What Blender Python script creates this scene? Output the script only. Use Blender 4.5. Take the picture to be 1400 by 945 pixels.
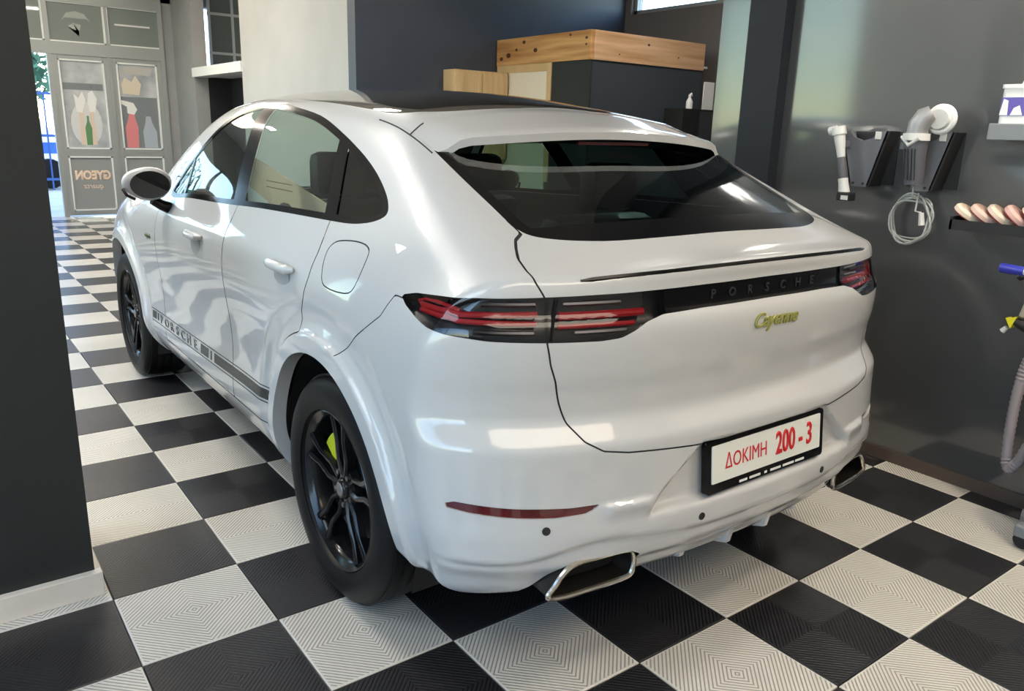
import bpy, bmesh, math, random
import numpy as np
from mathutils import Vector, Matrix
random.seed(7); rng = np.random.default_rng(7)
SC = bpy.context.scene
COL = SC.collection
PI = math.pi
for _o in list(bpy.data.objects): bpy.data.objects.remove(_o)

# ------------------------------------------------------------ camera
def make_camera():
    yaw, pitch, roll, f = -.646962, -.265151, .031297, 1079.76
    cy, sy = math.cos(yaw), math.sin(yaw)
    fw = Vector((-sy*math.cos(pitch), cy*math.cos(pitch), math.sin(pitch)))
    r = Vector((cy, sy, 0)); u = r.cross(fw)
    c, s = math.cos(roll), math.sin(roll)
    R, U = c*r+s*u, -s*r+c*u
    cd = bpy.data.cameras.new('camera'); cd.sensor_fit = 'HORIZONTAL'; cd.sensor_width = 36
    cd.lens = f*36/1400; cd.clip_start = .05; cd.clip_end = 200
    co = bpy.data.objects.new('camera', cd); COL.objects.link(co)
    m = Matrix((R, U, -fw)).transposed().to_4x4(); m.translation = (-1.895, -2.191, 1.512)
    co.matrix_world = m
    SC.camera = co
make_camera()
# ------------------------------------------------------------ sky, exposure
SC.view_settings.view_transform = 'Standard'; SC.view_settings.look = 'None'
SC.view_settings.gamma = 1; SC.view_settings.use_curve_mapping = False
SC.view_settings.exposure = 0.47
SC.cycles.use_denoising = True
SC.cycles.max_bounces = 8; SC.cycles.transparent_max_bounces = 16
SC.cycles.sample_clamp_indirect = 6
wd = bpy.data.worlds.new('sky'); SC.world = wd; wd.use_nodes = True
nt = wd.node_tree; nt.nodes.clear()
sk = nt.nodes.new('ShaderNodeTexSky'); sk.sky_type = 'NISHITA'; sk.sun_disc = False; sk.sun_elevation = math.radians(46); sk.sun_rotation = math.radians(200); sk.dust_density = .4; sk.ozone_density = 1.6
bg = nt.nodes.new('ShaderNodeBackground'); bg.inputs[1].default_value = 0.85
ow = nt.nodes.new('ShaderNodeOutputWorld')
nt.links.new(sk.outputs[0], bg.inputs[0]); nt.links.new(bg.outputs[0], ow.inputs[0])
LAMP_POWER = 70.0      # emission of the ceiling LED panels
PANEL_POWER = 4.5
WARM = (1.0, .86, .68); COOL = (.80, .90, 1.0); NEUT = (1.0, .96, .90)

# ------------------------------------------------------------ materials
MATS = {}
def mat(name, col, rough=.5, metal=0., coat=0., spec=.5, emit=None, estr=0., trans=0., build=None, alpha=1.):
    if name in MATS: return MATS[name]
    m = bpy.data.materials.new(name); m.use_nodes = True
    b = m.node_tree.nodes['Principled BSDF']
    b.inputs['Base Color'].default_value = (*col, 1); b.inputs['Roughness'].default_value = rough
    b.inputs['Metallic'].default_value = metal; b.inputs['Coat Weight'].default_value = coat
    b.inputs['Coat Roughness'].default_value = .03
    b.inputs['Specular IOR Level'].default_value = spec
    if emit: b.inputs['Emission Color'].default_value = (*emit, 1); b.inputs['Emission Strength'].default_value = estr
    if trans: b.inputs['Transmission Weight'].default_value = trans
    m.diffuse_color = (*col, 1)
    if build: build(m.node_tree, b)
    MATS[name] = m
    return m
def noise_build(scale=8., c1=None, c2=None, bump=0., bscale=None, stretch=None, detail=4.):
    def f(nt, b):
        tc = nt.nodes.new('ShaderNodeTexCoord'); mp = nt.nodes.new('ShaderNodeMapping')
        nt.links.new(tc.outputs['Object'], mp.inputs[0])
        if stretch: mp.inputs['Scale'].default_value = stretch
        n = nt.nodes.new('ShaderNodeTexNoise'); n.inputs['Scale'].default_value = scale; n.inputs['Detail'].default_value = detail
        nt.links.new(mp.outputs[0], n.inputs[0])
        if c1:
            r = nt.nodes.new('ShaderNodeValToRGB')
            r.color_ramp.elements[0].position = .3; r.color_ramp.elements[1].position = .7
            r.color_ramp.elements[0].color = (*c1, 1); r.color_ramp.elements[1].color = (*c2, 1)
            nt.links.new(n.outputs[0], r.inputs[0]); nt.links.new(r.outputs[0], b.inputs['Base Color'])
        if bump:
            n2 = nt.nodes.new('ShaderNodeTexNoise'); n2.inputs['Scale'].default_value = bscale or scale*6
            nt.links.new(mp.outputs[0], n2.inputs[0])
            bp = nt.nodes.new('ShaderNodeBump'); bp.inputs['Strength'].default_value = bump; bp.inputs['Distance'].default_value = .01
            nt.links.new(n2.outputs[0], bp.inputs['Height']); nt.links.new(bp.outputs[0], b.inputs['Normal'])
    return f
def glass_mat(name, tint, refl=1.45, boost=0.):
    if name in MATS: return MATS[name]
    m = bpy.data.materials.new(name); m.use_nodes = True; nt = m.node_tree; nt.nodes.clear()
    t = nt.nodes.new('ShaderNodeBsdfTransparent'); t.inputs[0].default_value = (*tint, 1)
    g = nt.nodes.new('ShaderNodeBsdfGlossy'); g.inputs['Roughness'].default_value = .01; g.inputs[0].default_value = (.95, .98, 1, 1)
    fr = nt.nodes.new('ShaderNodeFresnel'); ge = nt.nodes.new('ShaderNodeNewGeometry'); io = nt.nodes.new('ShaderNodeMapRange')
    io.inputs[3].default_value = refl; io.inputs[4].default_value = 1/refl      # same reflectance from both faces of a thin pane
    nt.links.new(ge.outputs['Backfacing'], io.inputs[0]); nt.links.new(io.outputs[0], fr.inputs[0])
    ma = nt.nodes.new('ShaderNodeMath'); ma.operation = 'ADD'; ma.inputs[1].default_value = boost
    mx = nt.nodes.new('ShaderNodeMixShader'); o = nt.nodes.new('ShaderNodeOutputMaterial')
    nt.links.new(fr.outputs[0], ma.inputs[0]); nt.links.new(ma.outputs[0], mx.inputs[0])
    nt.links.new(t.outputs[0], mx.inputs[1]); nt.links.new(g.outputs[0], mx.inputs[2]); nt.links.new(mx.outputs[0], o.inputs[0])
    MATS[name] = m; return m

# ------------------------------------------------------------ mesh helpers
def link(name, data, m=None, parent=None, label=None, cat=None, kind=None, group=None, loc=None, rot=None):
    o = bpy.data.objects.new(name, data); COL.objects.link(o)
    if m is not None and data is not None and not data.materials: data.materials.append(m)
    if parent is not None: o.parent = parent
    if loc is not None: o.location = loc
    if rot is not None: o.rotation_euler = rot
    for k, v in (('label', label), ('category', cat), ('kind', kind), ('group', group)):
        if v: o[k] = v
    return o
def empty(name, loc=(0, 0, 0), parent=None, **kw):
    o = link(name, None, None, parent, loc=loc, **kw); o.empty_display_size = .1; return o
def copy_tree(o, parent=None):
    c = o.copy(); COL.objects.link(c); c.parent = parent
    for ch in list(o.children): copy_tree(ch, c)
    return c
class MB:
    def __init__(s): s.v = []; s.f = []
    def add(s, V, Fc):
        n = len(s.v); s.v += [tuple(map(float, p)) for p in V]; s.f += [tuple(i+n for i in q) for q in Fc]; return s
    def box(s, a, b, bev=0.):
        (x0, y0, z0), (x1, y1, z1) = a, b
        if bev <= 0:
            V = [(x, y, z) for x in (x0, x1) for y in (y0, y1) for z in (z0, z1)]
            return s.add(V, [(0, 1, 3, 2), (4, 6, 7, 5), (0, 4, 5, 1), (2, 3, 7, 6), (0, 2, 6, 4), (1, 5, 7, 3)])
        bm = bmesh.new(); bmesh.ops.create_cube(bm, size=1)
        for v in bm.verts:
            v.co = Vector(((x0+x1)/2+v.co.x*(x1-x0), (y0+y1)/2+v.co.y*(y1-y0), (z0+z1)/2+v.co.z*(z1-z0)))
        bmesh.ops.bevel(bm, geom=list(bm.edges), offset=bev, segments=2, affect='EDGES', profile=.5)
        bm.verts.index_update()
        s.add([v.co[:] for v in bm.verts], [[v.index for v in f.verts] for f in bm.faces]); bm.free(); return s
    def tube(s, pts, r, n=8, closed=False, cap=True):
        P = [Vector(p) for p in pts]; rs = r if hasattr(r, '__len__') else [r]*len(P)
        L = len(P); rings = []; prev = None
        for i in range(L):
            if closed: t = P[(i+1) % L]-P[i-1]
            else: t = P[min(i+1, L-1)]-P[max(i-1, 0)]
            t.normalize()
            if prev is None:
                up = Vector((0, 0, 1)) if abs(t.z) < .9 else Vector((1, 0, 0)); nr = t.cross(up).normalized()
            else:
                nr = prev-t*prev.dot(t); nr.normalize()
            prev = nr; bn = t.cross(nr)
            rings.append([P[i]+rs[i]*(math.cos(2*PI*k/n)*nr+math.sin(2*PI*k/n)*bn) for k in range(n)])
        V = [p for q in rings for p in q]; Fc = []
        for i in range(L if closed else L-1):
            j = (i+1) % L
            for k in range(n): Fc.append((i*n+k, i*n+(k+1) % n, j*n+(k+1) % n, j*n+k))
        if cap and not closed: Fc += [tuple(range(n))[::-1], tuple(range((L-1)*n, L*n))]
        return s.add(V, Fc)
    def lathe(s, prof, n=32, axis='z', o=(0, 0, 0), a0=0., a1=2*PI):
        full = abs(a1-a0-2*PI) < 1e-6; m = n if full else n+1; V = []
        for k in range(m):
            a = a0+(a1-a0)*k/n; c, si = math.cos(a), math.sin(a)
            for r, h in prof:
                p = {'z': (r*c, r*si, h), 'x': (h, r*c, r*si), 'y': (r*c, h, r*si)}[axis]
                V.append((p[0]+o[0], p[1]+o[1], p[2]+o[2]))
        q = len(prof); Fc = []
        for k in range(n):
            k2 = (k+1) % m
            for j in range(q-1): Fc.append((k*q+j, k2*q+j, k2*q+j+1, k*q+j+1))
        return s.add(V, Fc)
    def prism(s, poly, h0, h1, axis='z'):
        n = len(poly)
        mp = {'z': lambda a, b, h: (a, b, h), 'x': lambda a, b, h: (h, a, b), 'y': lambda a, b, h: (a, h, b)}[axis]
        V = [mp(a, b, h0) for a, b in poly]+[mp(a, b, h1) for a, b in poly]
        Fc = [tuple(range(n))[::-1], tuple(range(n, 2*n))]+[(i, (i+1) % n, n+(i+1) % n, n+i) for i in range(n)]
        return s.add(V, Fc)
    def build(s, name, m, parent=None, smooth=False, **kw):
        me = bpy.data.meshes.new(name); me.from_pydata(s.v, [], s.f); me.update()
        bm = bmesh.new(); bm.from_mesh(me); bmesh.ops.recalc_face_normals(bm, faces=bm.faces); bm.to_mesh(me); bm.free()
        if smooth:
            ang = math.radians(40)
            for p in me.polygons: p.use_smooth = True
            me.set_sharp_from_angle(angle=ang)
        me.materials.append(m)
        return link(name, me, None, parent, **kw)
def text(name, body, size, m, parent=None, loc=(0, 0, 0), mw=None, ext=.001, align='CENTER', shear=0., wire=0., space=1., bevel=0., sx=1., mirror=False, **kw):
    c = bpy.data.curves.new(name, 'FONT'); c.body = body; c.size = size; c.extrude = ext
    c.align_x = align; c.align_y = 'CENTER'; c.shear = shear; c.space_character = space; c.resolution_u = 3
    if wire: c.fill_mode = 'NONE'; c.bevel_depth = wire; c.bevel_resolution = 0; c.extrude = 0
    if bevel: c.bevel_depth = bevel; c.bevel_resolution = 0
    t = bpy.data.objects.new('t', c); COL.objects.link(t)
    me = bpy.data.meshes.new_from_object(t.evaluated_get(bpy.context.evaluated_depsgraph_get()))
    bpy.data.objects.remove(t); bpy.data.curves.remove(c)
    for v in me.vertices: v.co.x *= sx*(-1 if mirror else 1)
    if mirror: me.flip_normals()
    me.name = name; me.materials.clear(); me.materials.append(m)
    o = link(name, me, None, parent, **kw)
    if mw is not None: o.matrix_local = mw
    else: o.location = loc
    return o
def frame_mat(loc, xa, ya):
    xa = Vector(xa).normalized(); ya = Vector(ya); ya = (ya-xa*ya.dot(xa)).normalized(); za = xa.cross(ya)
    m = Matrix((xa, ya, za)).transposed().to_4x4(); m.translation = loc; return m

WHITE = mat('white car paint', (.52, .525, .53), .36, coat=1.)
GLOSSBLACK = mat('gloss black trim', (.004, .004, .005), .15, spec=.22)
MATBLACK = mat('matt black plastic', (.012, .012, .013), .6)
RUBBER = mat('tyre rubber', (.007, .007, .008), .5, spec=.25)
GAP = mat('dark shut line', (.035, .036, .038), .8)
# ============================================================ ROOM
X0, X1, Y0, Y1, H = -6.0, 1.78, -5.6, 12.0, 4.0
def ribs(nt, b, base, slot, joined=False):
    tc = nt.nodes.new('ShaderNodeTexCoord'); sp = nt.nodes.new('ShaderNodeSeparateXYZ'); nt.links.new(tc.outputs['Object'], sp.inputs[0])
    def M(op, a, c=None, v=None):
        n = nt.nodes.new('ShaderNodeMath'); n.operation = op; nt.links.new(a, n.inputs[0])
        if c is not None: nt.links.new(c, n.inputs[1])
        elif v is not None: n.inputs[1].default_value = v
        return n.outputs[0]
    lx, ly = sp.outputs[0], sp.outputs[1]
    if joined:      # many tiles in one mesh: back to each tile's own middle
        cell = lambda s, o: M('SUBTRACT', M('MULTIPLY', M('FRACT', M('MULTIPLY', M('ADD', s, v=o), v=2.5)), v=.4), v=.2)
        lx, ly = cell(lx, 9.15), cell(ly, 9.224)
    ax, ay = M('ABSOLUTE', lx), M('ABSOLUTE', ly)
    ring = M('FRACT', M('MULTIPLY', M('ADD', ax, ay), v=1/.0165))
    tri = M('ABSOLUTE', M('SUBTRACT', ring, v=.5))            # 0 in the slot .. .5 on the rib
    r = nt.nodes.new('ShaderNodeMapRange'); r.interpolation_type = 'SMOOTHSTEP'; r.inputs[1].default_value = .13; r.inputs[2].default_value = .24
    nt.links.new(tri, r.inputs[0])
    edge = nt.nodes.new('ShaderNodeMapRange'); edge.inputs[1].default_value = .191; edge.inputs[2].default_value = .193
    nt.links.new(M('MAXIMUM', ax, ay), edge.inputs[0])
    mask = M('MAXIMUM', r.outputs[0], edge.outputs[0])
    oi = nt.nodes.new('ShaderNodeObjectInfo')
    nz = nt.nodes.new('ShaderNodeTexNoise'); nz.inputs['Scale'].default_value = 5; nz.inputs['Detail'].default_value = 5
    ad = nt.nodes.new('ShaderNodeVectorMath'); ad.operation = 'ADD'
    nt.links.new(tc.outputs['Object'], ad.inputs[0]); nt.links.new(oi.outputs['Location'], ad.inputs[1]); nt.links.new(ad.outputs[0], nz.inputs['Vector'])
    hs = nt.nodes.new('ShaderNodeMapRange'); hs.inputs[3].default_value = .84; hs.inputs[4].default_value = 1.1; nt.links.new(nz.outputs[0], hs.inputs[0])
    mx = nt.nodes.new('ShaderNodeMix'); mx.data_type = 'RGBA'; mx.inputs[6].default_value = (*slot, 1); mx.inputs[7].default_value = (*base, 1)
    nt.links.new(mask, mx.inputs[0])
    mu = nt.nodes.new('ShaderNodeVectorMath'); mu.operation = 'SCALE'; nt.links.new(mx.outputs[2], mu.inputs[0]); nt.links.new(hs.outputs[0], mu.inputs['Scale'])
    nt.links.new(mu.outputs[0], b.inputs['Base Color'])
    bp = nt.nodes.new('ShaderNodeBump'); bp.inputs['Strength'].default_value = .5; bp.inputs['Distance'].default_value = .003
    nt.links.new(mask, bp.inputs['Height']); nt.links.new(bp.outputs[0], b.inputs['Normal'])
TWHITE = mat('white ribbed floor tile', (.72, .69, .62), .30, build=lambda nt, b: ribs(nt, b, (.74, .705, .635), (.34, .325, .295)))
TBLACK = mat('black ribbed floor tile', (.02, .02, .022), .35, build=lambda nt, b: ribs(nt, b, (.026, .026, .029), (.006, .006, .007)))
GREYW = mat('grey wall paint', (.30, .31, .32), .5, build=noise_build(3, (.29, .30, .31), (.33, .335, .34), .05, 60))
LGREY = mat('light grey wall paint', (.47, .47, .46), .5, build=noise_build(2, (.45, .45, .44), (.50, .495, .485), .04, 60))
DARKW = mat('charcoal gloss wall paint', (.062, .064, .066), .35, coat=1., build=lambda nt, b: (noise_build(2.5, (.058, .060, .062), (.067, .069, .071), .02, 40)(nt, b), setattr(b.inputs['Coat IOR'], 'default_value', 1.75), setattr(b.inputs['Coat Roughness'], 'default_value', .085)))
NAVYW = mat('navy grey wall paint', (.05, .064, .09), .45, build=noise_build(2, (.047, .060, .085), (.056, .070, .097), .05, 50))
PILW = mat('dark pilaster paint', (.014, .018, .025), .6, spec=.25)
TAUPE = mat('taupe wall paint', (.16, .14, .135), .5)
CEILM = mat('cream ceiling', (.74, .69, .61), .7)
CREAM = mat('cream skirting tile', (.76, .70, .61), .35, build=noise_build(12, (.72, .66, .57), (.80, .74, .65), 0))
ALU = mat('grey aluminium frame', (.36, .38, .38), .4, metal=.3)
ALUW = mat('pale glazing bead', (.84, .86, .86), .4)
def st(name, a, b, m, **kw): return MB().box(a, b).build(name, m, kind='structure', **kw)
fl = st('floor', (X0, Y0, -.10), (5.6, Y1, -.014), mat('concrete slab', (.10, .10, .10), .8))
# checkered floor: every tile is a piece of its own, where it is near enough to be told apart
def tile_mesh(name, m):
    mb = MB(); a, b = .1985, .1960
    mb.add([(-a, -a, -.014), (a, -a, -.014), (a, a, -.014), (-a, a, -.014), (-a, -a, -.0025), (a, -a, -.0025), (a, a, -.0025), (-a, a, -.0025), (-b, -b, 0), (b, -b, 0), (b, b, 0), (-b, b, 0)],
           [(0, 1, 5, 4), (1, 2, 6, 5), (2, 3, 7, 6), (3, 0, 4, 7), (4, 5, 9, 8), (5, 6, 10, 9), (6, 7, 11, 10), (7, 4, 8, 11), (8, 9, 10, 11)])
    me = bpy.data.meshes.new(name); me.from_pydata(mb.v, [], mb.f); me.materials.append(m); me.update(); return me
TM = (tile_mesh('tile_black', TBLACK), tile_mesh('tile_white', TWHITE))
def tile_seen(x, y):     # floor the photograph shows: between pillar and car, beside and behind the car
    return (y < -.0 and -2.7 < x and -3.3 < y) or (-1.95 < x < .3 and y < 8.2 and y > -.8) or (x > .8 and -3.2 < y < 2)
farv = {0: MB(), 1: MB()}; nt_ = 0
for i in range(-13, 8):
    for r in range(-24, 22):
        x, y = -1.15+.4*i+.2, 2.776-.4*r-.2
        if x-.2 > X1 or x+.2 < X0 or y+.2 > Y1 or y-.2 < Y0: continue
        odd = (i+r) % 2; edge = x+.2 > X1
        if tile_seen(x, y) and nt_ < 290 and not edge:
            link('tile', TM[odd], None, fl, loc=(x, y, 0)); nt_ += 1
        else:
            x1 = min(x+.1985, X1) if edge else x+.1985
            farv[odd].box((x-.1985, y-.1985, -.014), (x1, y+.1985, 0))
def ribs_far(nt, b, base): b.inputs['Base Color'].default_value = (*base, 1)
farv[0].build('far_tiles', mat('black tile far', (.026, .028, .034), .22, build=lambda nt, b: ribs(nt, b, (.026, .026, .029), (.006, .006, .007), True)), fl, kind='stuff')
farv[1].build('far_tiles', mat('white tile far', (.56, .55, .52), .22, build=lambda nt, b: ribs(nt, b, (.74, .705, .635), (.34, .325, .295), True)), fl, kind='stuff')

# right hand wall in three runs, with the office bay and the dark doorway between them
st('wall_right', (X1, Y0, 0), (X1+.2, .86, H), DARKW)
st('wall_right_middle', (X1, 5.55, 0), (X1+.2, 8.75, H), LGREY)
st('wall_right_end', (X1, 10.93, 0), (X1+.2, Y1, H), GREYW)
st('wall_bay_back', (X1, 5.38, 0), (5.5, 5.55, H), NAVYW)
st('wall_bay_side', (5.41, .66, 0), (5.6, 5.38, 2.92), TAUPE); st('wall_bay_side_top', (5.41, .66, 3.35), (5.6, 5.38, H), TAUPE)
st('wall_bay_side_pier', (5.41, 5.28, 2.92), (5.6, 5.38, 3.35), TAUPE); st('wall_bay_side_jamb', (5.41, .66, 2.92), (5.6, 3.3, 3.35), TAUPE)
st('wall_bay_front', (X1+.2, .66, 0), (5.6, .86, H), NAVYW)
st('trim_1', (X1-.075, .40, 0), (X1+.01, .62, H), PILW)
# far wall with the glazed doors, the side room seen over the doorway
st('wall_far', (1.60, Y1, 0), (2.1, Y1+.2, H), GREYW)
st('wall_far_left', (X0, Y1, 0), (-4.6, Y1+.2, H), GREYW); st('wall_far_pier', (-1.6, Y1, 0), (-.95, Y1+.2, H), GREYW)
st('wall_far_sill', (-4.6, Y1, 0), (-1.6, Y1+.2, 1.9), GREYW); st('wall_far_head', (-4.6, Y1, 3.3), (2.9, Y1+.2, H), GREYW)
st('wall_lintel', (X1-.03, 8.72, 2.16), (X1+.2, 10.96, 2.29), ALUW); 
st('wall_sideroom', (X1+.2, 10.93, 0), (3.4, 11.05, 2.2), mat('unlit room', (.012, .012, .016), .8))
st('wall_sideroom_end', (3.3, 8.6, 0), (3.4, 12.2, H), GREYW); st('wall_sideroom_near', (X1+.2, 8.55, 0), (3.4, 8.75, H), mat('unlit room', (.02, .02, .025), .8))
st('wall_sideroom_deck', (X1+.2, 8.75, 2.17), (3.3, 12.0, 2.28), ALUW)
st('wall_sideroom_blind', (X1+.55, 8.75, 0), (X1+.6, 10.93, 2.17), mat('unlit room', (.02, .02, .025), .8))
st('wall_sideroom_far', (2.05, Y1, 0), (3.4, Y1+.2, 2.3), GREYW)
# left wall with big windows, wall behind the camera, ceiling
for y0, y1 in ((Y0, -4.4), (1.2, 4.75), (10.0, Y1)): st('wall_left_pier', (X0-.2, y0, 0), (X0, y1, H), LGREY)
st('wall_left_sill', (X0-.2, 4.6, 0), (X0, 10., 1.5), LGREY); st('wall_left_head', (X0-.2, 4.6, 3.85), (X0, 10., H), LGREY)
st('wall_left_sill_low', (X0-.2, -4.4, 0), (X0, 1.2, .7), LGREY); st('wall_left_head_low', (X0-.2, -4.4, 3.05), (X0, 1.2, H), LGREY)
st('wall_back', (X0-.2, Y0-.2, 0), (X1+.2, Y0, H), LGREY)
st('ceiling', (X0-.2, Y0-.2, H), (5.6, Y1+.2, H+.15), CEILM)
WPANE = glass_mat('clear window glass', (.92, .95, .95), 1.5)
for k, (y0, y1, z0) in enumerate(((-4.4, -1.6, .7), (-1.6, 1.2, .7), (4.6, 7.4, 1.5), (7.4, 10., 1.5))):
    w = empty('window_%d' % (k+1), (X0-.1, (y0+y1)/2, z0), kind='structure'); hw = (y1-y0)/2
    for a, b in (((-.03, -hw, 0), (.03, -hw+.06, 2.35)), ((-.03, hw-.06, 0), (.03, hw, 2.35)), ((-.03, -hw, 0), (.03, hw, .06)), ((-.03, -hw, 2.29), (.03, hw, 2.35)), ((-.03, -.03, 0), (.03, .03, 2.35))):
        MB().box(a, b).build('window_frame', ALU, w)
    for a, b in ((-hw+.06, -.03), (.03, hw-.06)): MB().box((-.004, a, .06), (.004, b, 2.29)).build('pane', WPANE if y0 < 4 else glass_mat('pale green glazing', (.82, .84, .74), 1.5), w)
w = empty('window_5', (-3.1, Y1+.1, 1.9), kind='structure')
for a, b in (((-1.5, -.03, 0), (-1.44, .03, 1.4)), ((1.44, -.03, 0), (1.5, .03, 1.4)), ((-1.5, -.03, 0), (1.5, .03, .06)), ((-1.5, -.03, 1.34), (1.5, .03, 1.4)), ((-.03, -.03, 0), (.03, .03, 1.4))): MB().box(a, b).build('window_frame', ALU, w)
for a, b in ((-1.44, -.03), (.03, 1.44)): MB().box((a, -.004, .06), (b, .004, 1.34)).build('pane', WPANE, w)
# bay clerestory window (bright), with frame
w = empty('window_6', (5.5, 4.29, 2.92), kind='structure')
for a, b in (((-.04, -.99, 0), (.04, .99, .05)), ((-.04, -.99, .38), (.04, .99, .43)), ((-.04, -.99, 0), (.04, -.94, .43)), ((-.04, .94, 0), (.04, .99, .43))): MB().box(a, b).build('window_frame', ALU, w)
MB().box((-.004, -.94, .05), (.004, .94, .38)).build('pane', WPANE, w)
# dark pillar at the left edge with its skirting
st('wall_pillar', (-3.1, .45, 0), (-1.585, .95, H), mat('dark slate pillar paint', (.016, .019, .019), .5, build=noise_build(3, (.014, .017, .017), (.018, .021, .021), .05, 50)))
b_ = MB().box((-3.12, .42, 0), (-1.565, .45, .085), .003).build('baseboard_left', CREAM, kind='structure')
b_ = MB().box((-1.585, .45, 0), (-1.565, .95, .085), .003).build('baseboard_pillar', CREAM, kind='structure')
st('wall_foot_shadow', (X1-.012, Y0, 0), (X1, .40, .06), mat('painted foot shadow brown', (.09, .065, .05), .5))  # brown strip paints the shadow along the foot of the wall

# ------------------------------------------------------------ glazed double door (door leaves, bars and panes)
STICK = mat('grey poster film', (.30, .31, .31), .5)
def framed(parent, nm, x0, x1, z0, z1, fr=.055, bead=.022, dy=.0, panem=None, pane='pane'):
    for a, b in (((x0, z0), (x0+fr, z1)), ((x1-fr, z0), (x1, z1)), ((x0+fr, z0), (x1-fr, z0+fr)), ((x0+fr, z1-fr), (x1-fr, z1))):
        MB().box((a[0], dy-.03, a[1]), (b[0], dy+.03, b[1]), .004).build(nm, ALU, parent)
    panes(parent, x0+fr, x1-fr, z0+fr, z1-fr, bead, dy, panem, pane)
def panes(parent, x0, x1, z0, z1, bead, dy, panem, pane='pane'):
    for a, b in (((x0, z0), (x0+bead, z1)), ((x1-bead, z0), (x1, z1)), ((x0, z0), (x1, z0+bead)), ((x0, z1-bead), (x1, z1))):
        MB().box((a[0], dy-.036, a[1]), (b[0], dy+.036, b[1])).build('glazing_bead', ALUW, parent)
    MB().box((x0, dy-.004, z0), (x1, dy+.004, z1)).build(pane, panem or STICK, parent)
DR = empty('door_1', (0, Y1, 0), kind='structure')
for x0, x1 in ((-.95, -.90), (-.045, .022), (1.555, 1.62), (.785, .825)): MB().box((x0, -.047, 0), (x1, .053, 3.34)).build('door_post', ALU, DR)
MB().box((-.95, -.05, 2.42), (1.62, .05, 2.60)).build('door_head', ALU, DR)
MB().box((-.95, -.05, 3.16), (1.62, .05, 3.32)).build('door_head', ALU, DR)
FROST = mat('frosted grey film', (.20, .23, .22), .35, coat=.4)
for k, (x0, x1) in enumerate(((-.92, -.06), (-.02, .77), (.81, 1.58))):
    panes(DR, x0+.0, x1+.02, 2.59, 3.18, .03, 0, FROST, 'transom_pane')
leafs = []
for x0, x1 in ((.02, .79), (.82, 1.56)):
    lf = empty('door_leaf', (0, 0, 0), DR); leafs.append(lf)
    framed(lf, 'door_stile', x0, x1, .02, 2.43, .075, .022, 0, None, 'backing')
    MB().box((x0+.07, -.03, .93), (x1-.07, .03, 1.04)).build('door_rail', ALU, lf)
    for o in [o for o in lf.children if o.name.startswith(('glazing_bead', 'backing'))]: bpy.data.objects.remove(o)
    panes(lf, x0+.072, x1-.072, .09, .93, .022, 0, STICK, 'lower_panel'); 
    panes(lf, x0+.072, x1-.072, 1.04, 2.36, .022, 0, mat('pale poster film', (.44, .46, .48), .4, build=noise_build(3, (.30, .33, .37), (.62, .63, .66), 0)), 'poster_panel')
ORNG = mat('peach lettering', (.90, .68, .54), .5)
fm = lambda x, z: frame_mat((x, -.0075, z), (1, 0, 0), (0, 0, 1))
text('sticker_lettering', 'GYEON', .185, ORNG, leafs[0], mw=fm(.415, .63), ext=.001, mirror=True, sx=.80, bevel=.012)
text('sticker_lettering', 'quartz', .115, ORNG, leafs[0], mw=fm(.415, .47), ext=.001, mirror=True, shear=.3, sx=.95)
PAPER = mat('poster white', (.80, .80, .80), .5); PGREEN = mat('poster green', (.12, .27, .12), .5); PSKIN = mat('poster skin', (.72, .58, .48), .5)
PRED = mat('poster coral', (.72, .24, .26), .5); PGR = mat('poster slate', (.20, .22, .24), .5); PBLUE = mat('poster grey blue', (.42, .47, .54), .5); PCREAM = mat('poster cream', (.70, .62, .50), .5)
def flat(parent, name, m, pts, y): MB().prism(pts, y-.001, y, 'y').build(name, m, parent)
el = lambda cx, cz, rx, rz, n=18: [(cx+rx*math.cos(2*PI*k/n), cz+rz*math.sin(2*PI*k/n)) for k in range(n)]
L0, L1 = leafs
flat(L0, 'poster_glow', mat('poster pale glow', (.66, .66, .68), .5), el(.405, 1.42, .22, .33), -.0045)
flat(L0, 'poster_arm', PSKIN, [(.30, 1.10), (.37, 1.10), (.36, 1.48), (.41, 1.75), (.36, 1.84), (.31, 1.6)], -.006)
flat(L0, 'poster_arm', PSKIN, [(.46, 1.10), (.53, 1.10), (.51, 1.50), (.53, 1.8), (.49, 1.82), (.46, 1.6)], -.006)
flat(L0, 'poster_glove', PAPER, [(.28, 1.60), (.36, 1.58), (.42, 1.78), (.38, 1.90), (.32, 1.80), (.26, 1.86)], -.0075)
flat(L0, 'poster_glove', PAPER, [(.46, 1.60), (.54, 1.60), (.58, 1.80), (.52, 1.92), (.46, 1.88), (.44, 1.74)], -.0075)
flat(L0, 'poster_bottle', PGREEN, [(.38, 1.10), (.46, 1.10), (.47, 1.36), (.44, 1.46), (.44, 1.54), (.41, 1.54), (.41, 1.46), (.375, 1.36)], -.0085)
flat(L0, 'poster_band', PGR, [(.13, 1.92), (.68, 1.92), (.68, 2.02), (.13, 2.02)], -.006)
flat(L1, 'poster_band', PGR, [(.925, 1.06), (1.46, 1.06), (1.46, 1.85), (.925, 1.85)], -.0045)
flat(L1, 'poster_bottle', PRED, [(.96, 1.07), (1.13, 1.07), (1.145, 1.38), (1.11, 1.52), (1.10, 1.60), (1.02, 1.60), (1.0, 1.50), (.955, 1.38)], -.007)
flat(L1, 'poster_trigger', PAPER, [(1.0, 1.60), (1.10, 1.58), (1.15, 1.66), (1.10, 1.76), (.92, 1.80), (.92, 1.74), (1.0, 1.70)], -.008)
flat(L1, 'poster_bottle', PBLUE, [(1.22, 1.07), (1.42, 1.07), (1.42, 1.32), (1.36, 1.46), (1.34, 1.56), (1.27, 1.56), (1.25, 1.44), (1.21, 1.32)], -.007)
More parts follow.
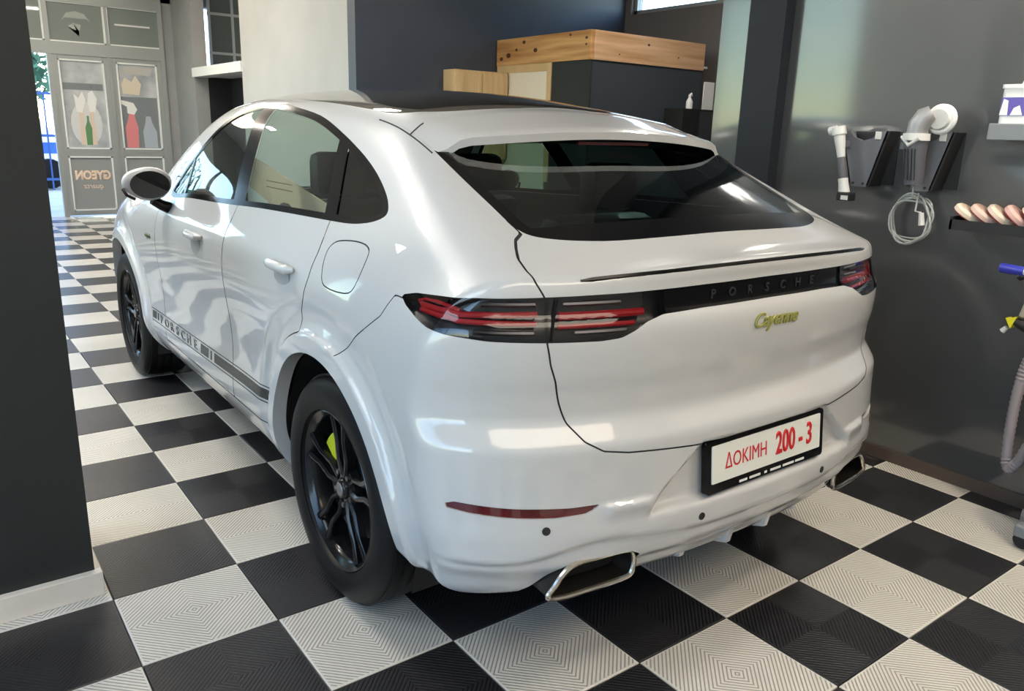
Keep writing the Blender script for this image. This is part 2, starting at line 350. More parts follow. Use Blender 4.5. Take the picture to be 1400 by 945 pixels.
flat(L1, 'poster_figure', PCREAM, [(.96, 1.9), (1.2, 1.88), (1.24, 2.05), (1.16, 2.18), (1.10, 2.08), (1.0, 2.14), (.95, 2.04)], -.006)
flat(L1, 'poster_figure', mat('poster mid grey', (.50, .49, .47), .5), [(1.0, 2.2), (1.38, 2.18), (1.42, 2.3), (1.0, 2.31)], -.006)
flat(DR, 'transom_mark', PAPER, [(.93, 2.90), (1.44, 2.90), (1.44, 2.925), (.93, 2.925)], -.0062)
flat(DR, 'transom_mark', mat('poster pale grey', (.40, .44, .42), .5), [(.25, 2.95), (.55, 2.95), (.60, 2.90), (.52, 3.02), (.40, 3.05), (.28, 3.02), (.20, 2.90)], -.0062)
flat(DR, 'transom_mark', mat('poster pale grey', (.40, .44, .42), .5), [(.34, 2.80), (.44, 2.76), (.42, 2.70), (.46, 2.86), (.36, 2.88), (.28, 2.83)], -.0062)
# window of the side room above the doorway
w = empty('window_7', (2.35, Y1-.06, 2.28), kind='structure')
for x in (0, .38, .52, .9): MB().box((x-.02, -.03, 0), (x+.02, .03, 1.4)).build('window_frame', ALUW, w)
for z in (.0, .33, .94): MB().box((-.02, -.028, z-.02), (.9, .028, z+.02)).build('window_frame', ALUW, w)
for x0, x1 in ((.02, .36), (.40, .50), (.54, .88)): MB().box((x0, -.004, 0), (x1, .004, 1.4)).build('pane', FROST, w)
# ============================================================ CAR BODY FIELD
def pchip(xs, ys, x):
    xs = np.asarray(xs, float); ys = np.asarray(ys, float)
    h = np.diff(xs); d = np.diff(ys) / h
    m = np.zeros_like(ys)
    w1 = 2*h[1:]+h[:-1]; w2 = h[1:]+2*h[:-1]
    ok = d[:-1]*d[1:] > 0
    with np.errstate(divide='ignore', invalid='ignore'):
        hm = (w1+w2)/(w1/d[:-1]+w2/d[1:])
    m[1:-1] = np.where(ok, hm, 0); m[0] = d[0]; m[-1] = d[-1]
    x = np.clip(x, xs[0], xs[-1])
    i = np.clip(np.searchsorted(xs, x, 'right')-1, 0, len(xs)-2)
    t = (x-xs[i])/h[i]
    return ((1+2*t)*(1-t)**2*ys[i]+t*(1-t)**2*h[i]*m[i]+t*t*(3-2*t)*ys[i+1]+t*t*(t-1)*h[i]*m[i+1])

def gauss(a, s, axis=0):
    r = int(3*s+1); k = np.exp(-.5*(np.arange(-r, r+1)/s)**2); k /= k.sum()
    a = np.moveaxis(a, axis, 0)
    p = np.concatenate([np.repeat(a[:1], r, 0), a, np.repeat(a[-1:], r, 0)])
    o = sum(k[j]*p[j:j+len(a)] for j in range(2*r+1))
    return np.moveaxis(o, 0, axis)

class Tab1:
    def __init__(s, xs, ys, sig, x0=-1.3, x1=4.3, h=.005):
        s.x0, s.h = x0, h; g = np.arange(x0, x1, h)
        s.t = gauss(pchip(xs, ys, g), sig/h)
    def __call__(s, x):
        f = np.clip((x-s.x0)/s.h, 0, len(s.t)-2.001); i = f.astype(int); f = f-i
        return s.t[i]*(1-f)+s.t[i+1]*f

# half width W(y, z)
WZ = [.15, .25, .35, .45, .55, .65, .75, .85, .95, 1.02, 1.08, 1.14, 1.22, 1.32, 1.42, 1.52, 1.62, 1.72]
WS = {
 -1.0: [.70,.82,.90,.93,.945,.947,.949,.953,.952,.94,.912,.858,.79,.73,.64,.54,.44,.33],
 -.6: [.74,.86,.925,.955,.97,.975,.975,.975,.970,.957,.928,.872,.81,.735,.66,.565,.46,.35],
 -.2: [.72,.86,.935,.972,.985,.988,.988,.985,.975,.962,.942,.912,.86,.785,.705,.61,.50,.38],
 .3: [.72,.86,.935,.962,.968,.968,.973,.978,.975,.967,.952,.92,.875,.822,.765,.695,.61,.49],
 .9: [.68,.84,.925,.955,.950,.945,.950,.962,.970,.966,.955,.925,.884,.838,.788,.732,.66,.56],
 1.5: [.68,.84,.925,.955,.950,.945,.950,.962,.970,.966,.952,.918,.876,.83,.78,.722,.65,.55],
 2.1: [.68,.84,.925,.953,.945,.942,.95,.962,.966,.96,.945,.905,.858,.805,.752,.69,.61,.5],
 2.6: [.68,.84,.925,.955,.960,.960,.964,.968,.962,.948,.92,.87,.80,.73,.65,.57,.48,.38],
 2.9: [.72,.85,.93,.965,.972,.974,.974,.968,.95,.925,.895,.85,.78,.70,.62,.54,.45,.35],
 3.4: [.70,.82,.88,.90,.908,.908,.905,.895,.865,.83,.79,.73,.66,.57,.48,.4,.3,.25],
 3.95: [.60,.70,.75,.77,.78,.78,.77,.75,.72,.67,.62,.55,.5,.4,.3,.25,.2,.2]}
_gy = np.arange(-1.3, 4.3, .01); _gz = np.arange(.1, 1.8, .01)
_cols = np.stack([pchip(WZ, WS[k], _gz) for k in sorted(WS)], 0)
_W = np.stack([pchip(sorted(WS), _cols[:, j], _gy) for j in range(len(_gz))], 1)
_W = gauss(gauss(_W, 8, 0), 2.2, 1)
def W(y, z):
    fy = np.clip((y+1.3)/.01, 0, len(_gy)-2.001); fz = np.clip((z-.1)/.01, 0, len(_gz)-2.001)
    i = fy.astype(int); j = fz.astype(int); a = fy-i; b = fz-j
    w = (_W[i, j]*(1-a)+_W[i+1, j]*a)*(1-b)+(_W[i, j+1]*(1-a)+_W[i+1, j+1]*a)*b
    for yc in (0., 2.895):
        r = np.hypot(y-yc, z-.385)
        w = w+.011*sstep((.516-r)/.012)*(z < .95)-.014*sstep((.64-r)/.09)*sstep((r-.50)/.05)*(z < 1.05)
    return w
def sstep(t):
    t = np.clip(t, 0, 1); return t*t*(3-2*t)
def smax(a, b, k):
    h = np.maximum(k-np.abs(a-b), 0)/k
    return np.maximum(a, b)+h*h*k*.25
# top line along the middle of the car
ZT = Tab1([-1.2,-.865,-.78,-.70,-.45,-.2,0,.08,.2,.5,.95,1.4,1.7,1.82,2.0,2.2,2.45,2.6,2.72,2.9,3.3,3.6,3.8,3.93,4.1],
          [1.19,1.197,1.212,1.246,1.355,1.463,1.562,1.594,1.617,1.652,1.675,1.682,1.668,1.642,1.565,1.445,1.27,1.155,1.095,1.085,1.04,.96,.86,.76,.6], .012)
CROWN = Tab1([-1.2,-.75,-.5,0,.5,1.5,1.9,2.5,2.75,3.0,3.6,4.1], [.03,.04,.052,.048,.07,.085,.095,.07,.01,-.01,.02,.1], .05)
def Ztop(y, s):
    return ZT(y)-CROWN(y)*(s/.65)**2
# rear face along the middle of the car and its plan curve
YR = Tab1([.1,.24,.30,.36,.415,.43,.445,.47,.52,.58,.66,.72,.755,.785,.83,.88,.94,1.0,1.04,1.075,1.09,1.135,1.15,1.165,1.185,1.21,1.4],
          [-.62,-.72,-.84,-.90,-.93,-.945,-.952,-.955,-.955,-.947,-.940,-.937,-.935,-.915,-.888,-.89,-.9,-.903,-.9,-.885,-.872,-.868,-.866,-.868,-.872,-.872,-.87], .007, .0, 1.8, .002)
BOW = Tab1([0,.15,.3,.45,.6,.75,.85,.95,1.1], [0,.002,.012,.032,.065,.118,.175,.28,.5], .04, -.1, 1.3)
YF = Tab1([.1,.2,.3,.5,.7,.85,.95,1.1,1.3], [3.62,3.78,3.88,3.925,3.93,3.88,3.78,3.5,3.0], .02, 0, 2)
BOWF = Tab1([0,.3,.5,.7,.85,1.0,1.2], [0,.03,.09,.2,.34,.55,1.0], .05, -.1, 1.4)
ZB = Tab1([-1.2,-.95,-.7,-.55,-.42,-.3,0,3,3.6,4.1], [.345,.345,.32,.325,.355,.30,.22,.22,.22,.3], .03)
_BS = Tab1([0,.28,.48,.56,.63,.70,.78,.90,.96,1.2], [.490,.492,.508,.518,.516,.500,.478,.470,.474,.480], .03, -.1, 1.3)
def rear_relief(s, z):
    low = sstep((_BS(s)-z)/.022)*.013*sstep((z-.30)/.05)              # everything under the lower bumper line is set back
    half = np.interp(z, [.55, .611, .713], [.48, .423, .30])           # number plate recess
    rec = sstep((half-s)/.020)*sstep((.722-z)/.012)*sstep((z-.548)/.022)*.030
    shelf = sstep((.608-z)/.010)*sstep((z-.545)/.06)*sstep((s-.43)/.04)*sstep((.62-s)/.05)*.014
    return low+rec-shelf
def F(x, y, z):
    s = np.abs(x)
    a = s-W(y, z)
    f = smax(a, (z-Ztop(y, s))*.95, .08)
    f = smax(f, (YR(z)+BOW(s)+rear_relief(s, z)-y)*.95, .035)
    f = smax(f, (y-YF(z)+BOWF(s))*.9, .06)
    return smax(f, ZB(y)-z, .05)
def gradF(P, h=.006):
    g = np.empty_like(P)
    for i in range(3):
        d = np.zeros(3); d[i] = h
        A = P+d; B = P-d
        g[:, i] = (F(*A.T)-F(*B.T))/(2*h)
    return g
def surface_nets(h, lev=0., x1=1.06):
    gx = np.arange(-.5*h, x1, h); gy = np.arange(-1.06, 4.02, h); gz = np.arange(.14, 1.74, h)
    V = np.empty((len(gx), len(gy), len(gz)), np.float32)
    Yg, Zg = np.meshgrid(gy, gz, indexing='ij')
    for i, x in enumerate(gx):
        V[i] = F(np.full(Yg.shape, x), Yg, Zg)-lev
    S = V < 0
    n = [k-1 for k in V.shape]
    cnt = np.zeros(n, np.float32); acc = np.zeros(n+[3], np.float32)
    offs = [(a, b, c) for a in (0, 1) for b in (0, 1) for c in (0, 1)]
    sl = lambda o: tuple(slice(o[k], o[k]+n[k]) for k in range(3))
    ins = sum(S[sl(o)].astype(np.int8) for o in offs)
    act = np.argwhere((ins > 0) & (ins < 8))
    vid = -np.ones(n, np.int64); vid[tuple(act.T)] = np.arange(len(act))
    P = np.zeros((len(act), 3)); c = np.zeros(len(act))
    for o in offs:
        for ax in range(3):
            if o[ax]: continue
            q = list(o); q[ax] = 1
            va = V[tuple((act+o).T)]; vb = V[tuple((act+q).T)]
            m = (va < 0) != (vb < 0)
            t = va/(np.where(m, va-vb, 1))
            p = act+np.array(o, float); p[:, ax] += t
            P[m] += p[m]; c[m] += 1
    P = P/c[:, None]*h+np.array([gx[0], gy[0], gz[0]])
    quads = []
    for ax in range(3):
        u, v = [(1, 2), (2, 0), (0, 1)][ax]
        a = S[tuple(slice(0, -1) if k == ax else slice(1, -1) for k in range(3))]
        b = S[tuple(slice(1, None) if k == ax else slice(1, -1) for k in range(3))]
        for flag in (0, 1):
            e = np.argwhere((a & ~b) if flag == 0 else (~a & b))
            if not len(e): continue
            e = e+np.array([0 if k == ax else 1 for k in range(3)])
            du = np.zeros(3, int); du[u] = 1; dv = np.zeros(3, int); dv[v] = 1
            idx = [vid[tuple((e-dd).T)] for dd in (du+dv, dv, 0*du, du)]
            q = np.stack(idx, 1)
            quads.append(q if flag == 0 else q[:, ::-1])
    Q = np.concatenate(quads)
    for it in range(5):
        g = gradF(P); f = F(*P.T)-lev
        P = P-np.clip(f/np.maximum((g*g).sum(1), .2), -.01, .01)[:, None]*g
    T = np.concatenate([Q[:, [0, 1, 2]], Q[:, [0, 2, 3]]])
    return P, T
# ============================================================ CUTTING THE BODY INTO ITS PANELS
def clip(P, T, d):
    d = np.where(np.abs(d) < 1e-5, 1e-5, d)
    sg = d[T] < 0; n = sg.sum(1)
    Tin, Tout = T[n == 3], T[n == 0]
    mix = (n == 1) | (n == 2); M = T[mix]; S = sg[mix]
    if not len(M): return P, Tin, Tout
    lone_in = S.sum(1) == 1
    lone = np.where(lone_in, S.argmax(1), (~S).argmax(1)); k = np.arange(len(M))
    a, b, c = M[k, lone], M[k, (lone+1) % 3], M[k, (lone+2) % 3]
    E = np.sort(np.concatenate([np.stack([a, b], 1), np.stack([a, c], 1)]), axis=1)
    U, inv = np.unique(E, axis=0, return_inverse=True); inv = inv.ravel()
    t = d[U[:, 0]]/(d[U[:, 0]]-d[U[:, 1]])
    N = P[U[:, 0]]*(1-t)[:, None]+P[U[:, 1]]*t[:, None]
    ab, ac = inv[:len(M)]+len(P), inv[len(M):]+len(P)
    P = np.concatenate([P, N])
    t1 = np.stack([a, ab, ac], 1); t2 = np.concatenate([np.stack([ab, b, c], 1), np.stack([ab, c, ac], 1)])
    li2 = np.concatenate([lone_in, lone_in])
    return P, np.concatenate([Tin, t1[lone_in], t2[~li2]]), np.concatenate([Tout, t1[~lone_in], t2[li2]])
def sdf(poly, a, b):
    poly = np.asarray(poly, float); Q = np.stack([a, b], 1); out = np.full(len(Q), 1e9); ins = np.zeros(len(Q), bool)
    for i in range(len(poly)):
        p, q = poly[i], poly[(i+1) % len(poly)]; e = q-p; w = Q-p
        t = np.clip((w@e)/max(e@e, 1e-12), 0, 1); out = np.minimum(out, ((w-t[:, None]*e)**2).sum(1))
        c = ((p[1] > Q[:, 1]) != (q[1] > Q[:, 1]))
        if p[1] != q[1]: ins ^= c & (Q[:, 0] < e[0]*(Q[:, 1]-p[1])/(q[1]-p[1])+p[0])
    return np.sqrt(out)*np.where(ins, -1, 1)
def cr(pts, n=6, closed=True):
    P = np.asarray(pts, float); L = len(P); o = []
    for i in range(L if closed else L-1):
        if closed: p0, p1, p2, p3 = P[i-1], P[i], P[(i+1) % L], P[(i+2) % L]
        else: p0, p1, p2, p3 = P[max(i-1, 0)], P[i], P[i+1], P[min(i+2, L-1)]
        for k in range(n):
            t = k/n; o.append(.5*(2*p1+(p2-p0)*t+(2*p0-5*p1+4*p2-p3)*t*t+(3*p1-p0-3*p2+p3)*t**3))
    if not closed: o.append(P[-1])
    return np.array(o)
def symm(poly):       # half outline (first point on the middle plane ... last point on it) -> whole outline
    p = np.asarray(poly, float); q = p[::-1].copy(); q[:, 0] *= -1
    return np.concatenate([p, q[1:-1]]) if abs(p[0, 0]) < 1e-9 and abs(p[-1, 0]) < 1e-9 else np.concatenate([p, q])
def unit_normals(P):
    g = gradF(P); return g/np.linalg.norm(g, axis=1)[:, None]

class Body:
    def __init__(s, h):
        P, T = surface_nets(h); P[np.abs(P[:, 0]) < 2e-3, 0] = 0
        keep = (P[T][:, :, 0] > -1e-6).all(1); s.P, s.parts = P, {'shell': T[keep]}
    def cut(s, src, dst, fn, drop=False):
        T = s.parts[src]; used = np.unique(T); d = np.full(len(s.P), 1.); d[used] = fn(s.P[used])
        s.P, a, b = clip(s.P, T, d)
        s.parts[src] = b
        if not drop: s.parts[dst] = np.concatenate([s.parts[dst], a]) if dst in s.parts else a
    def seam(s, src, fn, w=.0022, dst='seams'):
        s.cut(src, '_t', lambda p: fn(p)-w); s.cut('_t', '_in', lambda p: fn(p)+w)
        s.parts[dst] = np.concatenate([s.parts[dst], s.parts['_t']]) if dst in s.parts else s.parts['_t']
        r = s.parts['_in']; del s.parts['_t'], s.parts['_in']; return r
B = Body(.0115)
S_, Y_, Z_ = (lambda p: p[:, 0]), (lambda p: p[:, 1]), (lambda p: p[:, 2])
def devu(p): return p[:, 0]+.9*np.maximum(0, p[:, 1]+.80)
RA = .45
for _yc in (0., 2.895):
    B.cut('shell', '', lambda p: np.maximum(np.hypot(p[:, 1]-_yc, p[:, 2]-.385)-RA, .56-p[:, 0]), drop=True)
SHELL_ALL = B.parts['shell'].copy()
DLO = cr([(1.90,1.163),(1.865,1.279),(1.682,1.435),(1.535,1.521),(1.394,1.568),(1.209,1.592),(1.05,1.59),(.878,1.578),(.59,1.546),(.368,1.497),(.174,1.439),(.032,1.386),(-.078,1.335),(-.14,1.298),(-.161,1.269),(-.113,1.246),(-.014,1.231),(.11,1.226),(.386,1.22),(.715,1.211),(1.127,1.192),(1.556,1.177)], 4)
B.cut('shell', 'dlo', lambda p: np.maximum(sdf(DLO, p[:, 1], p[:, 2]), .5-p[:, 0]))
WS_OUT = symm([(0,2.63),(.3,2.615),(.55,2.55),(.72,2.44),(.70,2.25),(.655,1.98),(.61,1.80),(.55,1.73),(.3,1.72),(0,1.725)])
B.cut('shell', 'windscreen', lambda p: np.maximum(sdf(WS_OUT, p[:, 0], p[:, 1]), 1.05-p[:, 2]))
ROOF = symm(cr([(0,.088),(.15,.078),(.30,.068),(.45,.076),(.55,.10),(.605,.16),(.622,.28),(.62,.6),(.61,1.0),(.58,1.4),(.5,1.58),(.3,1.63),(0,1.64)], 4, False))
B.cut('shell', 'roof', lambda p: np.maximum(sdf(ROOF, p[:, 0], p[:, 1]), 1.4-p[:, 2]))
BACK = symm(cr([(0,-.700),(.2,-.697),(.4,-.678),(.52,-.645),(.6,-.605),(.635,-.57),(.647,-.52),(.646,-.42),(.645,-.3),(.643,-.1),(.64,.035),(.63,.04),(.3,.045),(0,.05)], 3, False))
B.cut('shell', 'backlight', lambda p: np.maximum(sdf(BACK, p[:, 0], p[:, 1]), 1.15-p[:, 2]))
# tail lights and the strip that joins them, drawn on the unrolled rear corner (u, z)
LIGHT = symm([(0,1.141),(.26,1.139),(.5,1.134),(.755,1.131),(.975,1.128),(1.20,1.110),(1.262,1.097),(1.235,1.078),(1.19,1.061),(1.145,1.049),(1.065,1.039),(.93,1.030),(.737,1.026),(.60,1.024),(.545,1.028),(.505,1.043),(.465,1.062),(.41,1.075),(.27,1.080),(0,1.082)])
lightd = lambda p: np.maximum(sdf(LIGHT, devu(p), p[:, 2]), p[:, 1]+.35)
B.cut('shell', 'light', lightd)
TG = symm([(0,1.6),(.647,1.6),(.647,1.256),(.68,1.243),(.701,1.228),(.726,1.208),(.738,1.188),(.738,1.165),(.728,1.143),(.72,1.126),(.732,1.025),(.722,.97),(.706,.925),(.690,.865),(.671,.814),(.643,.773),(.599,.747),(.529,.735),(.317,.72),(0,.714)])
tgd = lambda p: np.maximum(sdf(TG, p[:, 0], p[:, 2]), p[:, 1]+.50)
B.parts['tailgate'] = B.seam('shell', tgd)
B.cut('light', 'light_in', lambda p: sdf(TG, p[:, 0], p[:, 2]))
B.cut('light_in', 'light_bar', lambda p: devu(p)-.40)
# rear bumper
BUMP = [(-.40,1.092),(-.37,1.033),(-.213,.924),(-.02,.78),(-.02,-.1),(-2,-.1),(-2,1.085),(-.6,1.085)]
B.parts['rear_bumper'] = B.seam('shell', lambda p: sdf(BUMP, p[:, 1], p[:, 2]), .0016)
REFL = [(1.075,.613),(1.026,.624),(.903,.618),(.771,.612),(.684,.607),(.606,.608),(.622,.594),(.645,.586),(.721,.583),(.829,.589),(.976,.597),(1.05,.605)]
B.cut('rear_bumper', 'reflector', lambda p: np.maximum(sdf(REFL, devu(p), p[:, 2]), p[:, 1]+.45))
EXH = [(.755,.352),(.70,.43),(.665,.452),(.50,.452),(.472,.437),(.462,.352),(.46,.2),(.76,.2)]
B.cut('rear_bumper', 'exhaust_hole', lambda p: np.maximum(sdf(EXH, p[:, 0], p[:, 2]), p[:, 1]+.45), drop=True)
# doors, wings, bonnet
FD = [(1.955,1.25),(1.955,1.14),(1.985,1.06),(2.02,.9),(2.03,.6),(2.0,.425),(.935,.425),(.93,1.25)]
_a = [(.515*math.cos(t), .385+.515*math.sin(t)) for t in np.linspace(.10, 1.285, 14)]
RD = [(.928,1.25),(.933,.425),(.53,.425)]+_a+[(.147,.90),(.145,.947),(.122,.99),(.103,1.06),(.103,1.134),(.124,1.215),(.13,1.25)]
side = lambda poly: (lambda p: np.maximum(sdf(poly, p[:, 1], p[:, 2]), .5-p[:, 0]))
B.parts['front_door'] = B.seam('shell', side(FD)); B.parts['rear_door'] = B.seam('shell', side(RD))
SILL = [(2.45,.425),(2.45,.0),(.40,.0),(.40,.425)]
B.cut('shell', 'side_sill', lambda p: np.maximum(sdf(SILL, p[:, 1], p[:, 2]), .55-p[:, 0]))
FUEL = cr([(.050,1.14),(.028,1.09),(-.012,1.052),(-.144,1.052),(-.19,1.078),(-.19,1.155),(-.165,1.183),(-.09,1.189),(.004,1.180),(.040,1.165)], 3)
B.parts['fuel_flap'] = B.seam('shell', side(FUEL), .0018)
HOOD = symm([(0,2.66),(.55,2.60),(.76,2.47),(.79,2.7),(.76,3.2),(.66,3.55),(.5,3.70),(0,3.74)])
B.parts['bonnet'] = B.seam('shell', lambda p: np.maximum(sdf(HOOD, p[:, 0], p[:, 1]), .75-p[:, 2]))
FB = [(3.28,.40),(3.30,.60),(3.36,.74),(4.3,.80),(4.3,-.1),(3.2,-.1)]
B.parts['front_bumper'] = B.seam('shell', lambda p: sdf(FB, p[:, 1], p[:, 2]))
HL = cr([(3.33,.80),(3.36,.90),(3.5,.90),(3.66,.84),(3.74,.77),(3.6,.745),(3.42,.755)], 3)
B.cut('shell', 'headlight', side(HL)); 
GR = symm([(0,.66),(.5,.66),(.56,.62),(.52,.42),(0,.40)])
B.cut('front_bumper', 'grille', lambda p: np.maximum(sdf(GR, p[:, 0], p[:, 2]), 3.3-p[:, 1]))
for _n in ('side_sill', 'rear_bumper', 'front_bumper', 'shell'):
    T = B.parts[_n]; nz = unit_normals(B.P[T].mean(1))[:, 2]; cz = B.P[T][:, :, 2].mean(1)
    m_ = (nz < -.75) & (cz < .42)
    B.parts['under'] = np.concatenate([B.parts['under'], T[m_]]) if 'under' in B.parts else T[m_]
    B.parts[_n] = T[~m_]
ring = lambda yc: (lambda p: np.maximum(np.hypot(p[:, 1]-yc, p[:, 2]-.385)-.508, .6-p[:, 0]))
for _yc, _n in ((0., 'arch_r'), (2.895, 'arch_f')):
    for src in ('shell', 'rear_bumper', 'front_bumper', 'rear_door', 'front_door', 'side_sill', 'seams'):
        B.cut(src, _n, ring(_yc))
# window panes, pillars and trim
B.parts['dlo_trim'] = B.parts.pop('dlo')
B.cut('dlo_trim', 'dlo_in', lambda p: sdf(DLO, p[:, 1], p[:, 2])+.020)
BP = [(1.215,1.62),(1.075,1.62),(.845,1.17),(.975,1.17)]
CP = [(.365,1.52),(.30,1.52),(.07,1.19),(.15,1.19)]
AP = [(1.775,1.34),(1.755,1.34),(1.665,1.14),(1.685,1.14)]
for poly in (BP, CP, AP): B.cut('dlo_in', 'dlo_trim', lambda p: sdf(poly, p[:, 1], p[:, 2]))
B.cut('dlo_in', 'pane_quarter', lambda p: p[:, 1]-(.07+(p[:, 2]-1.19)*.697+.04))
B.cut('dlo_in', 'pane_rear', lambda p: p[:, 1]-(.91+(p[:, 2]-1.17)*.51))
B.cut('dlo_in', 'pane_corner', lambda p: -(p[:, 1]-(1.675+(p[:, 2]-1.14)*.45)))
B.parts['pane_front'] = B.parts.pop('dlo_in')
B.parts['back_frit'] = B.parts.pop('backlight'); B.cut('back_frit', 'backlight', lambda p: np.maximum(sdf(BACK, p[:, 0], p[:, 1])+.035, -.615-p[:, 1]+.06*(p[:, 0]/.6)**2))
NRM = unit_normals(B.P)

def part_arrays(T, side, off=0., disp=None):
    used, inv = np.unique(T, return_inverse=True); T2 = inv.reshape(T.shape)
    P = B.P[used]; N = NRM[used]; Q = P-N*off if disp is None else P+disp
    fl = np.array([-1, 1, 1.])
    if side == 'R': return Q, T2, N
    if side == 'L': return Q*fl, T2[:, ::-1], N*fl
    mid = P[:, 0] < 1e-5; idx = np.where(mid, np.arange(len(P)), np.arange(len(P))+len(P))
    V = np.concatenate([Q, Q*fl]); V[:len(P)][mid, 0] = 0
    return V, np.concatenate([T2, idx[T2][:, ::-1]]), np.concatenate([N, N*fl])
def make_mesh(name, V, T, N=None):
    used, inv = np.unique(T, return_inverse=True); V = V[used]; T = inv.reshape(T.shape)
    me = bpy.data.meshes.new(name); me.vertices.add(len(V)); me.vertices.foreach_set('co', V.astype(np.float32).ravel())
    me.loops.add(T.size); me.loops.foreach_set('vertex_index', T.astype(np.int32).ravel())
    me.polygons.add(len(T)); me.polygons.foreach_set('loop_start', np.arange(0, T.size, 3, dtype=np.int32))
    me.polygons.foreach_set('use_smooth', np.ones(len(T), bool)); me.update(calc_edges=True); me.validate()
    if N is not None and len(me.polygons) == len(T): me.normals_split_custom_set_from_vertices(N[used].tolist())
    return me
CAR = empty('car', (0, 0, 0), label='white coupe-bodied luxury SUV parked on the checkered floor', cat='car')
def panel(key, name, m, side, parent=None, off=0., **kw):
    V, T, N = part_arrays(B.parts[key], side, off)
    return link(name, make_mesh(name, V, T, N), m, parent or CAR, **kw)
def boundary(T):
    E = np.concatenate([T[:, [0, 1]], T[:, [1, 2]], T[:, [2, 0]]]); k = np.sort(E, 1)
    _, i, c = np.unique(k, axis=0, return_index=True, return_counts=True); return E[i[c == 1]]
def wall(T, side, depth=None, disp=None, sel=None):
    E = boundary(T); E = E[(B.P[E][:, :, 0] > 1e-4).any(1)]
    if sel is not None: E = E[sel(B.P[E].mean(1))]
    used, inv = np.unique(E, return_inverse=True); E = inv.reshape(E.shape); P = B.P[used]
    Q = P-NRM[used]*depth if disp is None else P+disp(P)
    n = len(P); V = np.concatenate([P, Q]); T2 = np.concatenate([np.stack([E[:, 1], E[:, 0], E[:, 0]+n], 1), np.stack([E[:, 1], E[:, 0]+n, E[:, 1]+n], 1)])
    fl = np.array([-1, 1, 1.])
    if side == 'R': return V, T2
    if side == 'L': return V*fl, T2[:, ::-1]
    return np.concatenate([V, V*fl]), np.concatenate([T2, T2[:, ::-1]+2*n])
def wall_obj(name, T, m, side, parent, **kw):
    V, T2 = wall(T, side, **kw); return link(name, make_mesh(name, V, T2), m, parent)
GLASS_SIDE = glass_mat('tinted side glass', (.76, .85, .79), 1.5, .02)
GLASS_DARK = glass_mat('dark privacy glass', (.045, .06, .058), 1.5, .03)
GLASS_REAR = glass_mat('rear window glass', (.26, .40, .36), 1.5, .02)
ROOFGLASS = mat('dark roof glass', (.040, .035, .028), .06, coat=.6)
LENS = glass_mat('clear lamp lens', (.80, .80, .82), 1.45, .0)
REDLAMP = mat('red lamp strip', (.30, .006, .012), .25, coat=.6, emit=(1, .02, .03), estr=.04)
DARKRED = mat('dark red reflector', (.09, .003, .006), .15, coat=1.)
LAMPHOUSE = mat('black lamp housing', (.010, .010, .012), .25)
SMOKE = mat('smoked chrome lamp bezel', (.09, .09, .10), .25, metal=1.)
CHROME = mat('brushed exhaust metal', (.62, .58, .52), .22, metal=1.)
REGLASS = (GLASS_SIDE, GLASS_SIDE, GLASS_DARK)

panel('shell', 'body_shell', WHITE, 'C'); panel('under', 'underbody', MATBLACK, 'C')
panel('seams', 'shut_line', GAP, 'C', off=.004, label='dark shut lines between the white panels')
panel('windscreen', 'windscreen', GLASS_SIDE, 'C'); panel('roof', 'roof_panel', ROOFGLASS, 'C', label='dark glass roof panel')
TAIL = panel('tailgate', 'tailgate', WHITE, 'C')
panel('back_frit', 'rear_window_surround', GLOSSBLACK, 'C', TAIL); panel('backlight', 'rear_window', GLASS_REAR, 'C', TAIL, .001)
BUMPER = panel('rear_bumper', 'rear_bumper', WHITE, 'C'); panel('bonnet', 'bonnet', WHITE, 'C')
FBUMP = panel('front_bumper', 'front_bumper', WHITE, 'C'); panel('grille', 'grille', MATBLACK, 'C', FBUMP, .012)
for sd in 'LR':
    fd = panel('front_door', 'front_door', WHITE, sd); rd = panel('rear_door', 'rear_door', WHITE, sd)
    panel('side_sill', 'side_sill', WHITE, sd); panel('fuel_flap', 'charging_flap', WHITE, sd)
    panel('dlo_trim', 'window_trim', GLOSSBLACK, sd, label='gloss black window surround and pillars')
    panel('pane_front', 'window_pane', GLASS_SIDE, sd, fd, .004); panel('pane_corner', 'window_pane', GLASS_SIDE, sd, fd, .004)
    panel('pane_rear', 'window_pane', GLASS_SIDE, sd, rd, .004); panel('pane_quarter', 'quarter_window', GLASS_DARK, sd, None, .004)
    hl = panel('headlight', 'headlight', LAMPHOUSE, sd, None, .02); panel('headlight', 'lens', LENS, sd, hl)
    for k, nm, yc in (('arch_r', 'wheel_arch_trim', 0.), ('arch_f', 'wheel_arch_trim', 2.895)):
        a = panel(k, nm, WHITE, sd)
        wall_obj('arch_lip', B.parts[k], WHITE, sd, a, disp=lambda P: np.stack([-np.full(len(P), .05), 0*P[:, 0], 0*P[:, 0]], 1), sel=lambda m: np.hypot(m[:, 1]-yc, m[:, 2]-.385) < RA+.01)
        sg = -1 if sd == 'L' else 1; mb = MB()
        mb.lathe([(.0, .50), (.50, .50), (.468, .56), (.468, .905)], 40, 'x', (0, yc, .385), -.35, PI+.35)
        mb.v = [(sg*x, y, z) for x, y, z in mb.v]; mb.build('wheel_housing', MATBLACK, CAR, True)
    # tail light: recessed dark housing, clear lens, red tubes
    inner_outer = np.concatenate([B.parts['light'], B.parts['light_in']])
    V, T, N = part_arrays(inner_outer, sd, .03); tl = link('tail_light', make_mesh('tail_light', V, T, N), LAMPHOUSE, CAR, label='dark tail light with red light tubes')
    wall_obj('bezel', inner_outer, GLOSSBLACK, sd, tl, depth=.03)
    for k in ('light', 'light_in'): panel(k, 'lens', LENS, sd, tl, .001)
    panel('reflector', 'rear_reflector', DARKRED, sd, None, .006); wall_obj('reflector_rim', B.parts['reflector'], WHITE, sd, BUMPER, depth=.007)
